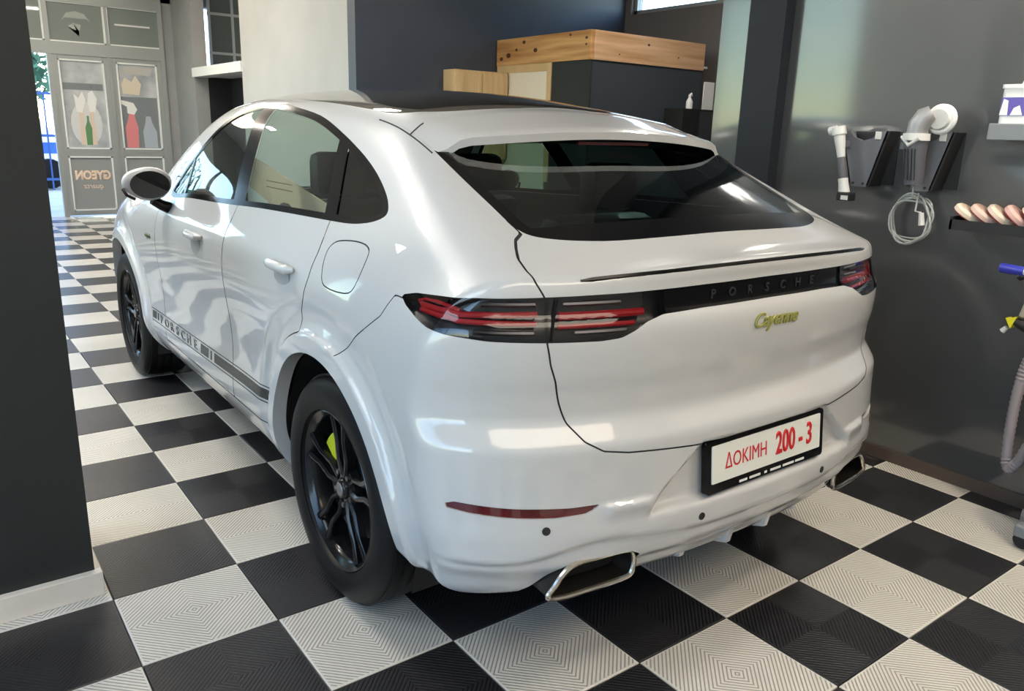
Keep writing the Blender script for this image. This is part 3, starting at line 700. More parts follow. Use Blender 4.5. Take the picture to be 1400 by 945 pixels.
panel('light_bar', 'light_bar', GLOSSBLACK, 'C', None, .006, label='black strip joining the two tail lights'); 
wall_obj('light_bar_rim', B.parts['light_bar'], GLOSSBLACK, 'C', TAIL, depth=.007)

# points on the unrolled rear surface
_ang = np.linspace(-.02, 1.62, 420)
def rear_curve(z):
    d = np.stack([np.sin(_ang), -np.cos(_ang)], 1); o = np.array([0, .15]); lo = np.full(len(_ang), .3); hi = np.full(len(_ang), 1.6)
    for _ in range(40):
        m = (lo+hi)/2; q = o+d*m[:, None]; f = F(q[:, 0], q[:, 1], np.full(len(m), z)); hi = np.where(f > 0, m, hi); lo = np.where(f > 0, lo, m)
    q = o+d*lo[:, None]; P = np.stack([q[:, 0], q[:, 1], np.full(len(q), z)], 1); return devu(P), P
def rear_pts(uz, off=0.):
    out = []
    for u, z in uz:
        U, P = rear_curve(z); p = np.array([np.interp(u, U, P[:, k]) for k in range(3)])
        out.append(p-unit_normals(p[None])[0]*off)
    return np.array(out)
def flip(pts, sd): return [(-p[0] if sd == 'L' else p[0], p[1], p[2]) for p in pts]
for sd, tl in zip('LR', [o for o in CAR.children if o.name.startswith('tail_light')]):
    for z0, z1, r in ((1.092, 1.088, .0075), (1.074, 1.077, .0065)):
        us = np.linspace(.775, 1.18, 12); MB().tube(flip(rear_pts([(u, z0+(z1-z0)*(u-.775)/.4+(.006 if u > 1.05 else 0)) for u in us], .012), sd), r, 8).build('light_tube', REDLAMP, tl, True)
    us = np.linspace(.46, .705, 8)
    MB().tube(flip(rear_pts([(u, 1.088) for u in us], .012), sd), [.010]*7+[.010], 8).build('light_tube', REDLAMP, tl, True)
    MB().tube(flip(rear_pts([(u, 1.066) for u in us[1:]], .014), sd), .006, 8).build('light_tube', REDLAMP, tl, True)
    MB().tube(flip(rear_pts([(1.18,1.093),(1.195,1.10),(1.17,1.107),(1.12,1.109),(1.07,1.106),(1.03,1.098)], .012), sd), .005, 6).build('light_tube', REDLAMP, tl, True)
    for (a, b), z in (((.52, .69), 1.110), ((.52, .66), 1.048), ((.78, .96), 1.111), ((.78, .98), 1.05)):
        MB().tube(flip(rear_pts([(u, z) for u in np.linspace(a, b, 6)], .018), sd), .006, 6).build('reflector_bar', SMOKE, tl, True)
    # shut line across the lamp
    MB().tube(flip(rear_pts([(.7205, 1.126), (.726, 1.08), (.731, 1.03)], -.001), sd), .0045, 6).build('lamp_divider', GLOSSBLACK, tl, True)
    # parking sensors
    for u, z in ((.285, .512), (.745, .553)):
        p = rear_pts([(u, z)])[0]; n = unit_normals(p[None])[0]
        MB().tube(flip([p-n*.005, p+n*.0015], sd), .011, 14).build('parking_sensor', MATBLACK, BUMPER, True)
    # exhaust outlet
    ring_ = cr([(.738,.368),(.720,.395),(.697,.425),(.66,.446),(.58,.449),(.51,.448),(.483,.438),(.474,.40),(.482,.372),(.51,.364),(.6,.360),(.69,.358)], 4)
    yb = lambda s: -.890+.17*max(0, s-.40)**1.2
    pts = flip([(s, yb(s)+.0, z) for s, z in ring_], sd); ex = MB().tube(pts, .0075, 8, True).build('exhaust_tip', CHROME, BUMPER, True)
    mb = MB(); n = len(ring_); V = [(s, yb(s), z) for s, z in ring_]+[(.6+(s-.6)*.93, yb(s)+.16, .393+(z-.393)*.85) for s, z in ring_]
    mb.add(flip(V, sd), [(i, (i+1) % n, n+(i+1) % n, n+i) for i in range(n)]); mb.build('exhaust_tube', mat('dark exhaust steel', (.06, .055, .05), .35, metal=.8), BUMPER, True)  # dark steel colour for the inside of the pipe
    mb = MB(); mb.add(flip([(.6+(s-.6)*.93, yb(s)+.07, .393+(z-.393)*.85) for s, z in ring_], sd), [tuple(range(n))]); mb.build('exhaust_opening', MATBLACK, BUMPER)
    mb = MB(); V = flip([(s, yb(s)+.012, z) for s, z in cr([(.757,.338),(.70,.432),(.665,.455),(.50,.455),(.468,.437),(.455,.345)], 3, False)]+[(.6, -.79, .5)], sd)
# lower lip vanes
for x in (-.27, -.09, .09, .27):
    y = -.93+.35*abs(x)**2; MB().prism([(y+.02, .40), (y+.030, .352), (y+.07, .338), (y+.14, .40)], x-.009, x+.009, 'x').build('diffuser_fin', WHITE, BUMPER)
# dark strip painting the spoiler's gap and edge shadow above the lip
st = rear_pts([(u, 1.187-.019*(u/.63)**2) for u in np.linspace(0, .645, 18)], .0)
pts = [(-p[0], p[1], p[2]) for p in st[::-1]]+[tuple(p) for p in st[1:]]
MB().tube(pts, [.003]+[.0058]*(len(pts)-2)+[.003], 6).build('spoiler_gap_shadow', GLOSSBLACK, TAIL, True)

# roof spoiler
def body_top(s, y):
    zz = np.arange(1.75, 1.15, -.003); f = F(np.full(len(zz), s), np.full(len(zz), y), zz); i = int(np.argmax(f < 0))
    return zz[i-1]+(zz[i]-zz[i-1])*f[i-1]/(f[i-1]-f[i])
def spo_z(s, y):
    z = np.interp(y, [-.26, -.1, .03, .1], [1.519, 1.556, 1.588, 1.60])-.055*(s/.6)**2.2
    k = float(sstep((s-.56)/.083)); k2 = float(sstep((y-.02)/.05))
    b = body_top(s, y)+.0015
    z = z*(1-k)+b*k
    return z*(1-k2)+b*k2
def spo_ye(s): return -.245+.115*(s/.645)**3
ns, ny = 40, 12; V = []; Vb = []
ss = np.linspace(-.645, .645, ns)
for s in ss:
    a = abs(s); ye = spo_ye(a); yf = .070-.0*(a/.6)
    for j in range(ny):
        y = ye+(yf-ye)*j/(ny-1); z = spo_z(a, y)
        if j == 0: z -= .004
        V.append((s, y, z)); Vb.append((s, y+.004*(j == 0), z-.024-.30*(y-ye)))
idx = lambda i, j: i*ny+j
Ft = [(idx(i, j), idx(i+1, j), idx(i+1, j+1), idx(i, j+1)) for i in range(ns-1) for j in range(ny-1)]
o_ = len(V); lip = [(idx(i, 0), idx(i+1, 0), o_+i+1, o_+i) for i in range(ns-1)]
SPO = MB().add(V+[Vb[idx(i, 0)] for i in range(ns)], Ft+lip).build('roof_spoiler', WHITE, CAR, True)
MB().add(Vb, Ft).build('spoiler_underside', GLOSSBLACK, SPO, True)
for k in (0, ns-1):
    MB().add([V[idx(k, j)] for j in range(ny)]+[Vb[idx(k, j)] for j in range(ny)], [(j, j+1, ny+j+1, ny+j) for j in range(ny-1)]).build('spoiler_end', WHITE, SPO)
MB().box((-.16, -.215, 1.476), (.16, -.200, 1.486)).build('brake_light', DARKRED, SPO)
for sg in (-1, 1):   # seams beside and ahead of the spoiler
    MB().tube([(sg*.654, y, body_top(.654, y)) for y in np.linspace(-.13, .20, 10)], .0026, 5).build('roof_seam', GAP, CAR)
    MB().tube([(sg*s, .015-.25*(s-.60), spo_z(s, .015-.25*(s-.60))+.0005) for s in (.60, .615, .63, .645, .653)], .0022, 5).build('roof_seam', GAP, CAR)

# ------------------------------------------------------------ side decals (on the lower doors)
DECAL = mat('black decal film', (.012, .013, .014), .25); 
def band(t, v): return (2.325+(.512-2.325)*t, .507+(.545-.507)*t+.034*v)
def quad(t0, t1, v0, v1): return (t0, t1, v0, v1)
dec = [quad(0, 1, .86, 1.0), quad(0, 1, -1.0, -.86), quad(.0, .014, -.55, .6), quad(.03, .075, -.55, .65), quad(.085, .10, -.5, .6), quad(.52, .585, -.66, .66), quad(.60, .612, -.6, .6), quad(.63, 1., -.62, .62)]
T0 = SHELL_ALL; c_ = B.P[T0].mean(1); T0 = T0[(c_[:, 0] > .8) & (np.abs(c_[:, 2]-.526) < .08) & (c_[:, 1] > .4) & (c_[:, 1] < 2.45)]
B.parts['_dz'] = T0
tv = lambda p: ((p[:, 1]-2.325)/(.512-2.325), (p[:, 2]-.507-.038*(p[:, 1]-2.325)/(.512-2.325))/.034)
for t0, t1, v0, v1 in dec:
    B.parts['_a'] = B.parts['_dz']
    for fn in (lambda p: (tv(p)[1]-v1)*.034, lambda p: (v0-tv(p)[1])*.034, lambda p: (tv(p)[0]-t1)*1.8, lambda p: (t0-tv(p)[0])*1.8):
        B.cut('_a', '_b', fn); B.parts['_a'] = B.parts.pop('_b')
    B.parts['decal'] = np.concatenate([B.parts['decal'], B.parts['_a']]) if 'decal' in B.parts else B.parts['_a']
NRM = unit_normals(B.P)
for sd in 'LR':
    panel('decal', 'side_stripe', DECAL, sd, None, -.0008, label='black side stripe with lettering')
    sg = -1 if sd == 'L' else 1
    for i, ch in enumerate('PORSCHE'):
        yc, zc = band(.135+.057*(i if sd == 'L' else 6-i), -.02); xw = float(W(np.array([yc]), np.array([zc]))[0])
        text('stripe_letter', ch, .066, DECAL, CAR, mw=frame_mat((sg*(xw+.0025), yc, zc), (0, -1, .021) if sd == 'L' else (0, 1, -.021), (0, 0, 1)), wire=.0011, sx=1.5)

# ------------------------------------------------------------ badges, plate
GOLD = mat('yellow green badge edge', (.34, .34, .09), .35, metal=.3)
def rear_center(z): return float(rear_pts([(0., z)])[0][1])
yb_ = rear_center(1.025)
text('model_lettering', 'Cayenne', .058, GOLD, TAIL, mw=frame_mat((0.005, yb_-.003, 1.026), (1, 0, 0), (0, .02, 1)), ext=.002, shear=.35, space=.98, bevel=.0008)
GREYLET = mat('dark grey lamp lettering', (.03, .03, .033), .35)
for i, ch in enumerate('PORSCHE'):
    x = -.225+i*.075; p = rear_pts([(abs(x), 1.110)])[0]
    text('light_bar_letter', ch, .036, GREYLET, TAIL, mw=frame_mat((x, p[1]+.003, 1.109), (1, 0, 0), (0, 0, 1)), ext=.002)
PL = empty('number_plate', (.0, -.930, .641), CAR); PL.rotation_euler = (math.radians(-6), 0, 0)
mb = MB()
def rrect(w, h, r, n=5):
    o = []
    for cx, cz, a in ((w/2-r, h/2-r, 0), (-w/2+r, h/2-r, PI/2), (-w/2+r, -h/2+r, PI), (w/2-r, -h/2+r, 1.5*PI)):
        o += [(cx+r*math.cos(a+k*PI/2/n), cz+r*math.sin(a+k*PI/2/n)) for k in range(n+1)]
    return o
PLATEW = mat('reflective plate sheet', (.74, .76, .72), .35); REDINK = mat('red plate ink', (.55, .01, .015), .4); WHITEINK = mat('white print', (.75, .75, .75), .5)
mb.prism(rrect(.548, .150, .012), -.006, .012, 'y'); mb.build('plate_frame', GLOSSBLACK, PL)
MB().prism([(x, z+.0075) for x, z in rrect(.508, .108, .004)], -.0085, .002, 'y').build('plate_sheet', PLATEW, PL)
text('plate_text', '\u0394OKIMH', .062, REDINK, PL, mw=frame_mat((-.105, -.009, .006), (1, 0, 0), (0, 0, 1)), ext=.0005, sx=.78)
text('plate_number', '200 - 3', .096, REDINK, PL, mw=frame_mat((.12, -.009, .008), (1, 0, 0), (0, 0, 1)), ext=.0005, bevel=.002, sx=.66)
for k, (x, w_) in enumerate(((-.115, .035), (-.062, .05), (-.012, .012), (.035, .05), (.098, .055), (.155, .045))):
    MB().box((x-w_/2, -.0066, -.069), (x+w_/2, -.0058, -.062)).build('frame_print', WHITEINK, PL)
# ------------------------------------------------------------ wheels
RIM = mat('gloss black alloy', (.007, .007, .008), .22, spec=.35, coat=.12); DISC = mat('brake disc steel', (.18, .18, .18), .3, metal=1.)
CALI = mat('acid green caliper', (.55, .60, .02), .35); BOLT = mat('dark bolt steel', (.3, .3, .31), .3, metal=1.)
def make_wheel():
    w = empty('wheel', (0, 0, 0), CAR)
    mb = MB(); R0, wd_ = .378, .1375
    prof = [(.262, .115), (.268, .128), (.285, .134), (.315, .1375), (.345, .132), (.362, .120), (.372, .100)]
    tread = []
    for x in np.linspace(.100, -.100, 21):
        k = int(round((x+.1)/.01)); tread.append((R0-(.007 if k in (4, 8, 12, 16) else 0), x))
    prof += tread+[(r, -x) for r, x in prof[::-1]]
    mb.lathe(prof, 72, 'x')
    mb.build('tyre', RUBBER, w, True)
    mb = MB()      # sipes along the tread shoulders
    for k in range(90):
        a = 2*PI*k/90; 
        for sx in (1, -1):
            c, s_ = math.cos(a), math.sin(a); d = .03
            mb.add([(sx*(.065), .3788*c, .3788*s_), (sx*.108, .3715*math.cos(a+.02), .3715*math.sin(a+.02)), (sx*.108, .3715*math.cos(a+.034), .3715*math.sin(a+.034)), (sx*.065, .3788*math.cos(a+.014), .3788*math.sin(a+.014))], [(0, 1, 2, 3)])
    mb.build('tread_blocks', mat('tread groove', (.006, .006, .006), .9), w, kind='stuff')
    mb = MB(); mb.lathe([(.262, .128), (.268, .122), (.262, .112), (.245, .104), (.236, .085), (.232, -.12), (.26, -.13)], 64, 'x'); mb.build('rim', RIM, w, True)
    for k in range(5):
        for q in (-1, 1):
            a = 2*PI*k/5+PI/2; mb = MB()
            path = [(.045, .012), (.10, .030), (.17, .024), (.242, .022)]
            V = []
            for (r, t), xx, hw, th in zip(path, (.088, .092, .098, .104), (.012, .010, .010, .016), (.03, .028, .025, .022)):
                ca, sa = math.cos(a), math.sin(a); tt = q*t*(1.0 if r < .2 else 1.9)
                for dx, dt in ((0, -hw), (.006, -hw*.4), (.006, hw*.4), (0, hw), (-th, hw*.8), (-th, -hw*.8)):
                    V.append((xx+dx, r*ca-(tt+dt)*sa, r*sa+(tt+dt)*ca))
            n = 6; Fc = [(i*n+j, i*n+(j+1) % n, (i+1)*n+(j+1) % n, (i+1)*n+j) for i in range(3) for j in range(n)]+[tuple(range(6)), tuple(range(18, 24))]
            mb.add(V, Fc); mb.build('spoke', RIM, w, True)
    MB().lathe([(.0, .105), (.028, .105), (.034, .100), (.036, .09), (.075, .085), (.08, .06)], 32, 'x').build('hub', RIM, w, True)
    MB().lathe([(.0, .1075), (.022, .107), (.0245, .104)], 24, 'x').build('center_cap', mat('hub cap silver', (.30, .30, .30), .35, metal=.8), w, True)
    for k in range(5):
        a = 2*PI*(k+.5)/5+PI/2; MB().tube([(.07, .058*math.cos(a), .058*math.sin(a)), (.096, .058*math.cos(a), .058*math.sin(a))], .009, 6).build('wheel_bolt', BOLT, w)
    MB().lathe([(.06, .055), (.175, .055), (.175, .025), (.06, .025)], 40, 'x').build('brake_disc', DISC, w)
    mb = MB(); mb.lathe([(.105, .078), (.185, .078), (.195, .06), (.195, .005), (.105, .005)], 8, 'x', (0, 0, 0), math.radians(122), math.radians(146)); mb.build('brake_caliper', CALI, w, True)
    return w
w0 = make_wheel(); w0.location = (.815, 0, .378); w0.rotation_euler = (.35, 0, 0)
for x, y, rz, rx in ((-.815, 0, PI, .15), (.815, 2.895, 0, .5), (-.815, 2.895, PI, .2)):
    c = copy_tree(w0, CAR); c.location = (x, y, .378)
    c.rotation_euler = (0, 0, 0); c.matrix_local = Matrix.Translation((x, y, .378)) @ Matrix.Rotation(rz, 4, 'Z') @ Matrix.Rotation(rx if rx != .15 else 0., 4, 'X')
# ------------------------------------------------------------ mirrors, handles
for sg, dn in ((-1, 'front_door'), (1, 'front_door')):
    mr = empty('door_mirror', (sg*1.025, 1.80, 1.225), CAR)
    bm = bmesh.new(); bmesh.ops.create_uvsphere(bm, u_segments=28, v_segments=16, radius=.92)
    for v in bm.verts:
        x, y, z = v.co; e = .118+.012*z
        k = 1-.18*max(0, -x*sg)
        v.co = Vector((x*e, (y*.078 if y > 0 else y*.035), z*.083*(1.0+.10*x*sg*-1)-.012*x*sg*0))
    me = bpy.data.meshes.new('mirror_shell'); bm.to_mesh(me); bm.free()
    for p in me.polygons: p.use_smooth = True
    link('mirror_shell', me, WHITE, mr)
    V = []; n = 28
    for i in range(n):
        a = 2*PI*i/n; V.append((.086*math.cos(a)-sg*.006, -.037, .062*math.sin(a)-.002))
    MB().add(V+[(p[0], -.028, p[2]) for p in V], [tuple(range(n))[::-1]]+[(i, (i+1) % n, n+(i+1) % n, n+i) for i in range(n)]).build('mirror_glass', mat('mirror glass', (.012, .013, .014), .03, spec=.6), mr)
    MB().tube([(-sg*.02, .01, -.075), (-sg*.06, .015, -.10), (-sg*.115, .02, -.125)], [.022, .026, .03], 10).build('mirror_foot', GLOSSBLACK, mr, True)
    MB().tube([(sg*.108, -.01, -.02), (sg*.095, -.02, -.048), (sg*.06, -.025, -.068)], .007, 6).build('mirror_under_trim', GLOSSBLACK, mr, True)
    for yc, zc, nm in ((.305, 1.052, 'rear_door'), (1.29, 1.035, 'front_door')):
        hs = []
        for t in np.linspace(-1, 1, 11):
            y = yc-.095*t; x = float(W(np.array([y]), np.array([zc]))[0])+.022*math.sqrt(max(0, 1-t**4))+.002; hs.append((sg*x, y, zc+.012))
        par = [o for o in CAR.children if o.name.startswith(nm)][0 if sg < 0 else 1]
        hn = MB().tube(hs, [.008]+[.0165]*9+[.008], 10).build('door_handle', WHITE, par, True)
        bm = bmesh.new(); bmesh.ops.create_uvsphere(bm, u_segments=24, v_segments=12, radius=1)
        xw = float(W(np.array([yc]), np.array([zc-.02]))[0])
        for v in bm.verts: v.co = Vector((sg*(xw+.0015)+v.co.x*.0035, yc+v.co.y*.066*(1-.25*(-v.co.z)), zc-.034+v.co.z*.048))
        me = bpy.data.meshes.new('handle_cup'); bm.to_mesh(me); bm.free()
        for p in me.polygons: p.use_smooth = True
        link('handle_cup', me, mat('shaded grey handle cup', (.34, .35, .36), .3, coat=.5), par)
    text('wing_badge', 'e-hybrid', .034, mat('dark olive badge', (.10, .11, .05), .4), CAR, mw=frame_mat((sg*(float(W(np.array([2.12]), np.array([.93]))[0])+.002), 2.16, .94), (0, -1 if sg < 0 else 1, 0), (0, 0, 1)), ext=.001)
# ------------------------------------------------------------ cabin
CAB = mat('dark cabin lining', (.012, .012, .012), .8); LEATH = mat('black seat leather', (.016, .016, .017), .45); BEIGE = mat('beige paper seat cover', (.55, .46, .36), .8)
Pi, Ti = surface_nets(.03, -.05, 1.0)
def cutaway(P, T, d):
    P, a, b = clip(P, T, d); return P, b
s_ = np.abs(Pi[:, 0])
Pi, Ti = cutaway(Pi, Ti, np.maximum(sdf(DLO, Pi[:, 1], Pi[:, 2]), .4-np.abs(Pi[:, 0])))
Pi, Ti = cutaway(Pi, Ti, np.maximum(sdf(WS_OUT, Pi[:, 0], Pi[:, 1]), 1.02-Pi[:, 2]))
Pi, Ti = cutaway(Pi, Ti, np.maximum(sdf(BACK, Pi[:, 0], Pi[:, 1]+.01), 1.1-Pi[:, 2]))
for _yc in (0., 2.895):
    Pi, Ti = cutaway(Pi, Ti, np.maximum(np.hypot(Pi[:, 1]-_yc, Pi[:, 2]-.385)-.50, .48-np.abs(Pi[:, 0])))
link('cabin_lining', make_mesh('cabin_lining', Pi, Ti), CAB, CAR)
def seat(x, y, w, cover=None):
    s = empty('seat', (x, y, .35), CAR)
    MB().box((-w/2, -.05, .12), (w/2, .48, .28), .04).build('seat_cushion', LEATH, s, True)
    mb = MB(); mb.box((-w/2, -.09, .0), (w/2, .07, .62), .05); mb.v = [(x_, y_-.30*(z_-.0)*.6+0, z_+.22) for x_, y_, z_ in mb.v]; mb.build('backrest', cover or LEATH, s, True)
    mb = MB(); mb.box((-.13, -.06, .0), (.13, .05, .19), .04); mb.v = [(x_, y_-.155, z_+.86) for x_, y_, z_ in mb.v]; mb.build('headrest', LEATH, s, True)
    return s
seat(-.37, 1.30, .52); seat(.37, 1.30, .52); seat(-.38, .36, .55); seat(.38, .36, .55)
MB().box((-.74, 2.02, .62), (.74, 2.45, 1.04), .05).build('dashboard', LEATH, CAR, True)
MB().box((-.66, -.62, .98), (.66, .12, 1.0)).build('parcel_shelf', CAB, CAR)
sw = empty('steering_wheel', (-.37, 1.90, 1.02), CAR); sw.rotation_euler = (math.radians(68), 0, 0)
MB().tube([(.18*math.cos(2*PI*k/32), .18*math.sin(2*PI*k/32), 0) for k in range(32)], .014, 8, True).build('wheel_rim', LEATH, sw, True)
for a in (0, PI, -PI/2): MB().tube([(0, 0, -.02), (.18*math.cos(a), .18*math.sin(a), 0)], .014, 6).build('wheel_spoke', LEATH, sw, True)
MB().lathe([(0, .01), (.05, .005), (.06, -.03)], 16).build('wheel_boss', LEATH, sw, True)
# ============================================================ LAMPS
LEDM = mat('lit LED diffuser', (.9, .9, .9), .5, emit=(1.0, .94, .85), estr=LAMP_POWER)
LEDW = mat('lit warm LED diffuser', (.9, .9, .9), .5, emit=(1.0, .85, .66), estr=LAMP_POWER*1.25)
HOUS = mat('white lamp housing', (.7, .7, .7), .4)
def lamp(x, y, m, lab, L=.17, z=3.55):
    o = empty('ceiling_light', (x, y, z), label=lab, cat='ceiling light', group='small square LED lamps over the workshop floor')
    MB().box((-L-.02, -L-.02, .0), (L+.02, L+.02, .05), .01).build('lamp_body', HOUS, o)
    MB().box((-L, -L, -.012), (L, L, .0)).build('diffuser', m, o)
    MB().tube([(0, 0, .05), (0, 0, 4.0-z)], .006, 6).build('hanger', HOUS, o)
LAB = 'small square LED lamp hanging on a rod from the workshop ceiling'
for x, y in ((-1.45, 2.0), (-1.95, 2.2), (-3.0, 3.3), (-3.5, 3.7), (.5, 3.6), (.4, 7.2), (-1.8, 7.2), (.9, -2.4), (3.6, 2.4)):
    lamp(x, y, LEDW if y < -1 else LEDM, LAB)
lamp(1.42, -1.0, LEDM, 'square LED lamp hanging low beside the tool wall', .13, 2.8)
SOFTM = mat('large lit LED panel', (.9, .9, .9), .5, emit=(1.0, .86, .68), estr=PANEL_POWER)
SOFTC = mat('cool fill emitter', (.9, .9, .9), .5, emit=(.70, .86, 1.0), estr=PANEL_POWER)
def soft(x, y, sx, sy, lab):
    o = empty('light_panel', (x, y, 3.86), label=lab, cat='light panel')
    MB().box((-sx-.03, -sy-.03, .0), (sx+.03, sy+.03, .14), .01).build('panel_frame', HOUS, o)
    MB().box((-sx, -sy, -.01), (sx, sy, .0)).build('diffuser', SOFTC if 'cool' in lab else SOFTM, o)
soft(-1.2, -3.9, 2.2, .7, 'long LED light panel on the ceiling above the rear of the workshop')
soft(-3.9, .6, .7, 2.2, 'cool white added fill panel on the ceiling beside the dark pillar')  # unseen panel, added to throw cool light on the car's left side
soft(-.3, 9.3, 1.6, .8, 'added fill light panel on the ceiling in front of the glass doors')  # unseen panel, added to brighten the far wall and doors
# ============================================================ ADDED SHEET FOR THE BEIGE SHAPE IN THE SIDE WINDOW
cs = empty('stand_in_sheet', (-.60, 1.05, 1.0), label='beige cardboard sheet leaning inside the car behind the left door pillar', cat='stand-in')
MB().prism([(-.36, .08), (.62, .08), (.62, .31), (.50, .355), (-.34, .205), (-.38, .17)], -.004, .004, 'x').build('sheet', mat('beige cardboard', (.70, .55, .42), .8), cs)
for zz in (.235, .262): MB().box((-.0048, .05, zz-.002), (.0048, .36, zz+.002)).build('brown_line', mat('brown line tone', (.20, .11, .06), .8), cs)
MB().prism([(.20, .08), (.60, .08), (.60, .22), (.36, .17)], -.0046, .0046, 'x').build('white_corner', PAPER, cs)
# ============================================================ OFFICE BOOTH IN THE BAY
WOODB = lambda nt, b: noise_build(2.2, (.40, .17, .045), (.78, .46, .19), .05, 30, (1, .45, 7), 7)(nt, b)
WOOD = mat('knotty pine board', (.62, .36, .15), .5, build=WOODB)
WOODX = mat('knotty pine board lengthwise', (.66, .42, .22), .5, build=noise_build(2.2, (.58, .31, .14), (.86, .58, .36), .05, 30, (.45, 1, 7), 7))
WOODP = mat('pale pine panel', (.72, .50, .25), .5, build=noise_build(3, (.62, .42, .20), (.78, .57, .31), 0, None, (6, 1, .6), 6))
KNOT = mat('dark knot', (.10, .035, .012), .6)
BO = empty('office_booth', (3.5, 3.83, 0), label='dark panelled office booth with a pine fascia behind the car', cat='booth')
BOP = mat('dark booth panel', (.030, .038, .046), .45)
MB().box((0.02, .02, 0), (1.62, 1.53, 2.2)).build('booth_core', BOP, BO)
MB().box((0.0, 0, 0), (.02, .59, 2.2)).build('side_panel', mat('dark green booth panel', (.022, .028, .030), .4), BO)
MB().box((0.02, 0, 0), (1.62, .02, 2.2)).build('front_panel', mat('slate booth panel', (.050, .062, .076), .5), BO)
MB().box((-.02, -.005, 2.2), (.02, 1.54, 2.47), .003).build('fascia_board', WOOD, BO)
MB().box((.02, -.02, 2.2), (1.61, .02, 2.47), .003).build('fascia_board', WOODX, BO)
MB().box((.02, .02, 2.40), (1.6, 1.54, 2.44)).build('booth_top', BOP, BO)
for y, z, r in ((.06, 2.40, .013), (.06, 2.34, .010), (.30, 2.44, .012), (.85, 2.33, .022), (1.05, 2.42, .018), (1.32, 2.30, .026), (1.45, 2.27, .02), (1.18, 2.35, .014)):
    MB().prism([(y+r*1.5*math.cos(t), z+r*math.sin(t)) for t in np.linspace(0, 2*PI, 12, False)], -.0212, -.019, 'x').build('knot', KNOT, BO)
for x, z, r in ((.75, 2.39, .012), (1.2, 2.30, .008), (.35, 2.27, .007)):
    MB().prism([(x+r*1.4*math.cos(t), z+r*math.sin(t)) for t in np.linspace(0, 2*PI, 12, False)], -.0212, -.019, 'y').build('knot', KNOT, BO)
for a, b in (((-.012, .585, 1.0), (.02, .66, 2.2)), ((-.012, 1.385, 1.0), (.02, 1.54, 2.2)), ((-.012, .66, 2.12), (.02, 1.385, 2.2))): MB().box(a, b, .003).build('door_casing', WOODP, BO)
MB().box((.0, .66, .0), (.02, 1.385, 2.12)).build('lit_niche_panel', mat('lit niche cream', (.88, .80, .66), .5), BO)  # pale cream paint stands in for the light inside the niche
MB().box((1.61, -.01, 2.225), (1.68, .01, 2.245)).build('cable_stub', PAPER, BO)
MB().box((2.81, 5.16, 1.0), (3.49, 5.38, 2.125), .004).build('pine_cabinet', WOODP, label='lower pale pine cabinet beside the booth, against the navy wall', category=None, cat='cabinet') if False else None
pc = empty('wall_cabinet', (3.14, 5.27, 1.2), label='pale pine cabinet on the navy wall, left of the booth', cat='cabinet')
MB().box((-.345, -.11, 0), (.345, .11, .92), .004).build('carcass', WOODP, pc)
MB().box((-.338, -.126, .01), (-.003, -.11, .89), .003).build('door', WOODP, pc); MB().box((.003, -.126, .01), (.338, -.11, .89), .003).build('door', WOODP, pc)
sh = empty('black_shelf', (4.86, 3.69, 1.40), label='small black shelf unit on the booth wall, right of the fascia', cat='shelf')
MB().box((-.30, -.13, .37), (.32, .13, .39)).build('top_board', MATBLACK, sh); MB().box((-.30, -.13, 0), (-.06, .13, .37)).build('drawer_block', MATBLACK, sh); MB().box((-.03, -.13, 0), (.30, .13, .37)).build('drawer_block', mat('slate drawer front', (.04, .042, .05), .4), sh)
bt = empty('white_bottle', (4.71, 3.62, 1.79), label='small white spray bottle on the black shelf', cat='bottle')
MB().lathe([(0, 0), (.032, 0), (.034, .02), (.034, .075), (.020, .10), (.014, .11)], 16).build('bottle_body', mat('white plastic', (.85, .85, .85), .35), bt, True)
MB().tube([(.0, 0, .10), (.0, 0, .135), (.02, 0, .15), (.035, 0, .13)], [.014, .016, .014, .006], 8).build('spray_head', mat('white plastic', (.85, .85, .85), .35), bt, True)
MB().box((4.90, 3.60, 1.79), (5.06, 3.615, 2.07), .002).build('paper_sheet', mat('white paper', (.86, .86, .84), .6), label='white paper block standing at the right end of the black shelf', cat='paper')
